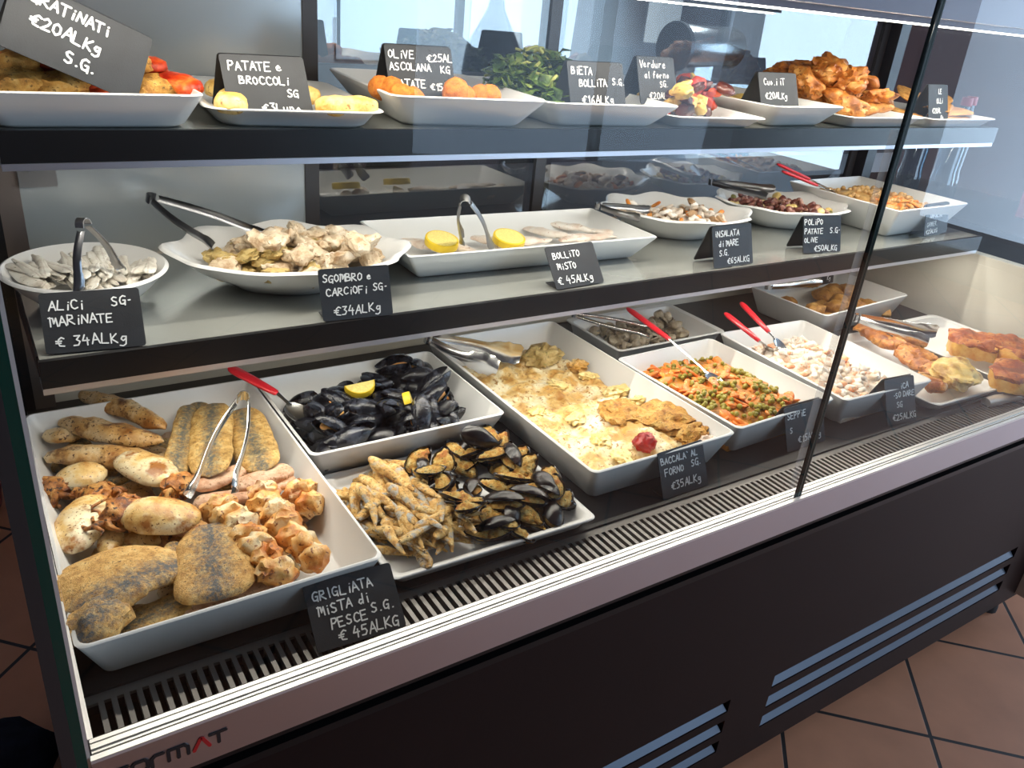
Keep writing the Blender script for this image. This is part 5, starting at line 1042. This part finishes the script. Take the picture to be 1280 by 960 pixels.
for k in range(46):
    a, r = rg.uniform(0, 6.28), rg.random() ** .5; x, y = -.085 + .085 * r * math.cos(a), .660 + .095 * r * math.sin(a); z = UZ + .020 + .078 * (1 - r ** 2.2)
    e = Euler((rg.uniform(-.7, .7), rg.uniform(-.7, .7), rg.uniform(0, 6.28))).to_matrix()
    m.sweep([V((x, y, z)) + e @ V((.05 * (q / 5 - .5), .009 * math.sin(q * .9 + k), .008 * math.sin(q * .8))) for q in range(6)], .0032, .0026, 7)
obj('stalks', m, FM['stalk'], o)
# roasted vegetables, browned chicken, breaded slices, and what little shows of the tall tray
vg = [obj('roasted_vegetable', MB().blob((.022, .016, .010), .3, 2, s, 3).wob(.002, 60, s), FM[m_]) for s, m_ in ((1, 'veg_red'), (2, 'veg_yel'), (3, 'veg_dark'), (4, 'veg_yel'))]
rg = random.Random(131); pl = Pile(.08, .36, .46, .84, UZ + .017)
for k in range(64):
    x, y = .190 + rg.uniform(-.085, .075), .630 + rg.uniform(-.120, .120); kk = rg.choice((0, 0, 1, 2, 3))
    z = min(pl.drop(x, y, .020, .016), UZ + .062)
    c_ = ('red', 'yellow', 'dark purple', 'yellow')[kk]
    inst(vg[kk], (x, y, z), (rg.uniform(-.8, .8), rg.uniform(-.8, .8), rg.uniform(0, 6.28)), rg.uniform(.8, 1.2), c_ + ' roasted vegetable chunk on the low tray of the upper shelf', c_ + ' roasted vegetables', 'roasted vegetable')
for k in range(9): piece('stuffed_vegetable', MB().blob((.026, .020, .014), .25, 2, k + 30, 3), FM['veg_yel'], (.44 + rg.uniform(-.06, .06), .68 + rg.uniform(-.1, .1), UZ + .022), (0, 0, k), 'pale vegetable piece deep in the tray behind the smudged sign', 'vegetable', 'vegetables behind the smudged sign')
ck = [obj('chicken_piece', fish_mb(.085, .050, .034, stub, .01, -.04, 16, 18, .006, 35, 140, 2.1), FM['chick']), obj('chicken_piece', MB().blob((.046, .034, .022), .38, 1.8, 141, 4).wob(.005, 60, 5), FM['chick'])]
rg = random.Random(141); pl = Pile(.55, .86, .46, .84, UZ + .022)
for k in range(50):
    r, a = rg.random() ** .5, rg.uniform(0, 6.28); x, y = .700 + .112 * r * math.cos(a), .640 + .120 * r * math.sin(a)
    z = min(pl.drop(x, y, .034, .026), UZ + .112 * (1 - .40 * r))
    inst(rg.choice(ck), (x, y, z), (rg.uniform(-.5, .5), rg.uniform(-.5, .5), rg.uniform(0, 6.28)), rg.uniform(.8, 1.1), 'browned chicken piece in the tall heap on the upper shelf', 'browned chicken heap', 'chicken')
for k, (x, y, z, rx, rz) in enumerate([(1.075, .555, .014, .05, 10), (1.08, .565, .026, .10, -12), (1.05, .580, .038, .16, 25), (1.07, .61, .048, .25, 5), (1.00, .62, .052, .30, 40), (.93, .60, .020, .1, 80)]):
    piece('breaded_slice', fish_mb(.135, .075, .010, stub, 0, 0, 20, 18, .002, 45, 150 + k, 2.4), FM['panato'], (x, y, UZ + z), (rx, -rx * .6, math.radians(rz)), ['lowest flat breaded slice in the tray at the right end of the upper shelf', 'second lowest flat breaded slice at the right end of the upper shelf', 'third flat breaded slice up at the right end of the upper shelf', 'fourth flat breaded slice up, leaning back', 'topmost flat breaded slice, tilted up at the back', 'flat breaded slice behind the small sign'][k], 'breaded slice', 'flat breaded slices')

# ------------------------------------------------------------------ behind and beside the case
m = MB(); m.box(-1.0, 3.0, 1.80, 2.35, 0.86, 0.90); e = empty('kitchen_counter', (0.7, 2.05, 0)); tag(e, 'steel work counter behind the display case', 'counter')
def put(name, mb, mat, root, smooth=False, **k):
    o = obj(name, mb, mat, root, smooth=smooth, **k); o.location = V(o.location) - root.location; return o
put('worktop', m, MT['steel'], e); m = MB(); m.box(-0.98, 2.98, 1.83, 2.33, 0.0, 0.86); put('cabinet', m, plain('counter_front', (0.50, 0.52, 0.54), 0.4, 0.3), e)
e = empty('slicing_machine', (1.64, 1.95, 0.90)); tag(e, 'steel slicing machine with a round drum body on the counter behind the case', 'slicer')
m = MB().sweep([(1.45, 1.93, 1.27), (1.47, 1.93, 1.27), (1.80, 1.98, 1.27), (1.82, 1.98, 1.27)], [.065, .080, .080, .065], [.065, .080, .080, .065], 28); put('drum', m, MT['steel'], e, True, ang=40)
m = MB().sweep([(1.43, 1.928, 1.265), (1.452, 1.931, 1.265)], [.088, .088], [.092, .092], 28); put('blade_guard', m, MT['dsteel'], e, True, ang=40)
m = MB(); m.box(1.42, 1.86, 1.88, 2.10, 0.92, 1.14); m.box(1.56, 1.66, 1.92, 2.02, 1.14, 1.20); put('body', m, MT['steel'], e)
for fx in (1.46, 1.82):
    m = MB().sweep([(fx, 1.97, .90), (fx, 1.97, .925)], .025, .025, 12, up=V((0, 1, 0))); put('foot', m, MT['rubber'], e)
e = empty('dark_bottle', (0.62, 1.95, 0.90)); tag(e, 'dark bottle with a conical shoulder on the counter behind the case', 'bottle')
m = MB().sweep([(.62, 1.95, .90), (.62, 1.95, 1.14), (.62, 1.95, 1.22), (.62, 1.95, 1.34), (.62, 1.95, 1.385)], [.105, .105, .095, .030, .022], [.105, .105, .095, .030, .022], 24, up=V((0, 1, 0))); put('body', m, plain('dark_bottle_glass', (.03, .025, .025), .25), e, True)
m = MB().sweep([(.62, 1.95, 1.385), (.62, 1.95, 1.42)], .024, .024, 18, up=V((0, 1, 0))); put('cap', m, MT['rubber'], e)
e = empty('paper_roll_holder', (2.35, 3.18, 1.2)); tag(e, 'white paper towel hanging from a holder on the kitchen wall', 'paper towel')
m = MB().sweep([(2.22, 3.08, 1.62), (2.50, 3.08, 1.62)], .06, .06, 20); put('roll', m, MT['white'], e, True, ang=40)
m = MB(); m.box(2.24, 2.48, 3.015, 3.020, 1.22, 1.62); put('hanging_sheet', m, MT['white'], e)
m = MB(); m.box(2.19, 2.22, 3.06, 3.20, 1.58, 1.66); put('bracket', m, MT['steel'], e)
o = struct('trim_1', MB().box(2.66, 2.92, 3.06, 3.20, 0, RH), plain('dark_pillar', (0.07, 0.07, 0.08), 0.6))
for k, (x, w_, z, h, c, lab) in enumerate([(0.55, .42, 1.05, .30, (.55, .68, .80), 'pale blue notice sheet on the kitchen wall, left one'), (1.25, .30, 1.1, .42, (.80, .82, .84), 'white notice sheet on the kitchen wall beside the door stile')]):
    piece('notice_sheet', MB().box(x, x + w_, 3.19, 3.198, z, z + h), plain('notice_paper', c, .8), (0, 0, 0), (0, 0, 0), lab, 'notice')
e = empty('side_counter', (1.75, 0.75, 0)); tag(e, 'dark side counter beyond the right end of the display case', 'counter')
m = MB(); m.box(1.48, 2.05, 0.35, 1.25, 0.88, 0.91); put('worktop', m, MT['brown'], e); m = MB(); m.box(1.50, 2.03, 0.37, 1.23, 0, 0.88); put('cabinet', m, MT['black'], e)
blu = glassy('bottle_plastic', (0.62, 0.78, 0.90), 1.3, 0.06)
def bottle(x, y, lab, first=[None], h=.30):
    e = empty('water_bottle', (x, y, .91)); tag(e, lab, 'bottle', 'water bottles on the side counter')
    obj('body', MB().sweep([(0, 0, 0), (0, 0, .01), (0, 0, .08), (0, 0, .1), (0, 0, .2), (0, 0, .27), (0, 0, .30)], [.030, .037, .037, .033, .037, .016, .013], [.030, .037, .037, .033, .037, .016, .013], 20, up=V((0, 1, 0))), blu, e)
    obj('cap', MB().sweep([(0, 0, .30), (0, 0, .303), (0, 0, .325)], [.016, .017, .016], [.016, .017, .016], 16, up=V((0, 1, 0))), MT['red'], e)
    return e
for k, (x, y) in enumerate([(1.60, .92), (1.64, .83), (1.72, .86)]): bottle(x, y, ['red capped water bottle leftmost behind the right end glass', 'red capped water bottle nearest the right end glass', 'red capped water bottle farthest on the side counter'][k])
e = empty('drink_pack', (1.80, .60, .91)); tag(e, 'white and pink drink pack on the side counter at the far right', 'drink pack')
obj('pack', MB().box(-.035, .035, -.035, .035, 0, .10), plain('pink_pack', (.62, .12, .20), .4), e, smooth=False); obj('pack_top', MB().box(-.034, .034, -.034, .034, .10, .19), MT['white'], e, smooth=False)
o = obj('tub', MB().sweep([(0, 0, 0), (0, 0, .02), (0, 0, .15), (0, 0, .17)], [.08, .095, .11, .112], [.08, .095, .11, .112], 24, up=V((0, 1, 0))), plain('dark_red_plastic', (.22, .015, .03), .4), None, (-1.125, 1.66, 0)); tag(o, 'dark red round tub on the tiled floor at the left edge', 'tub')
o = obj('cloth_bag', MB().blob((.17, .15, .075), .28, 1.6, 3, 4).wob(.012, 14, 2), plain('navy_cloth', (.016, .018, .035), .9, bump=.4, bscale=120, var=.3, vscale=40), None, (-1.19, .66, .072)); tag(o, 'crumpled dark navy cloth bag on the floor in the bottom left corner', 'bag')
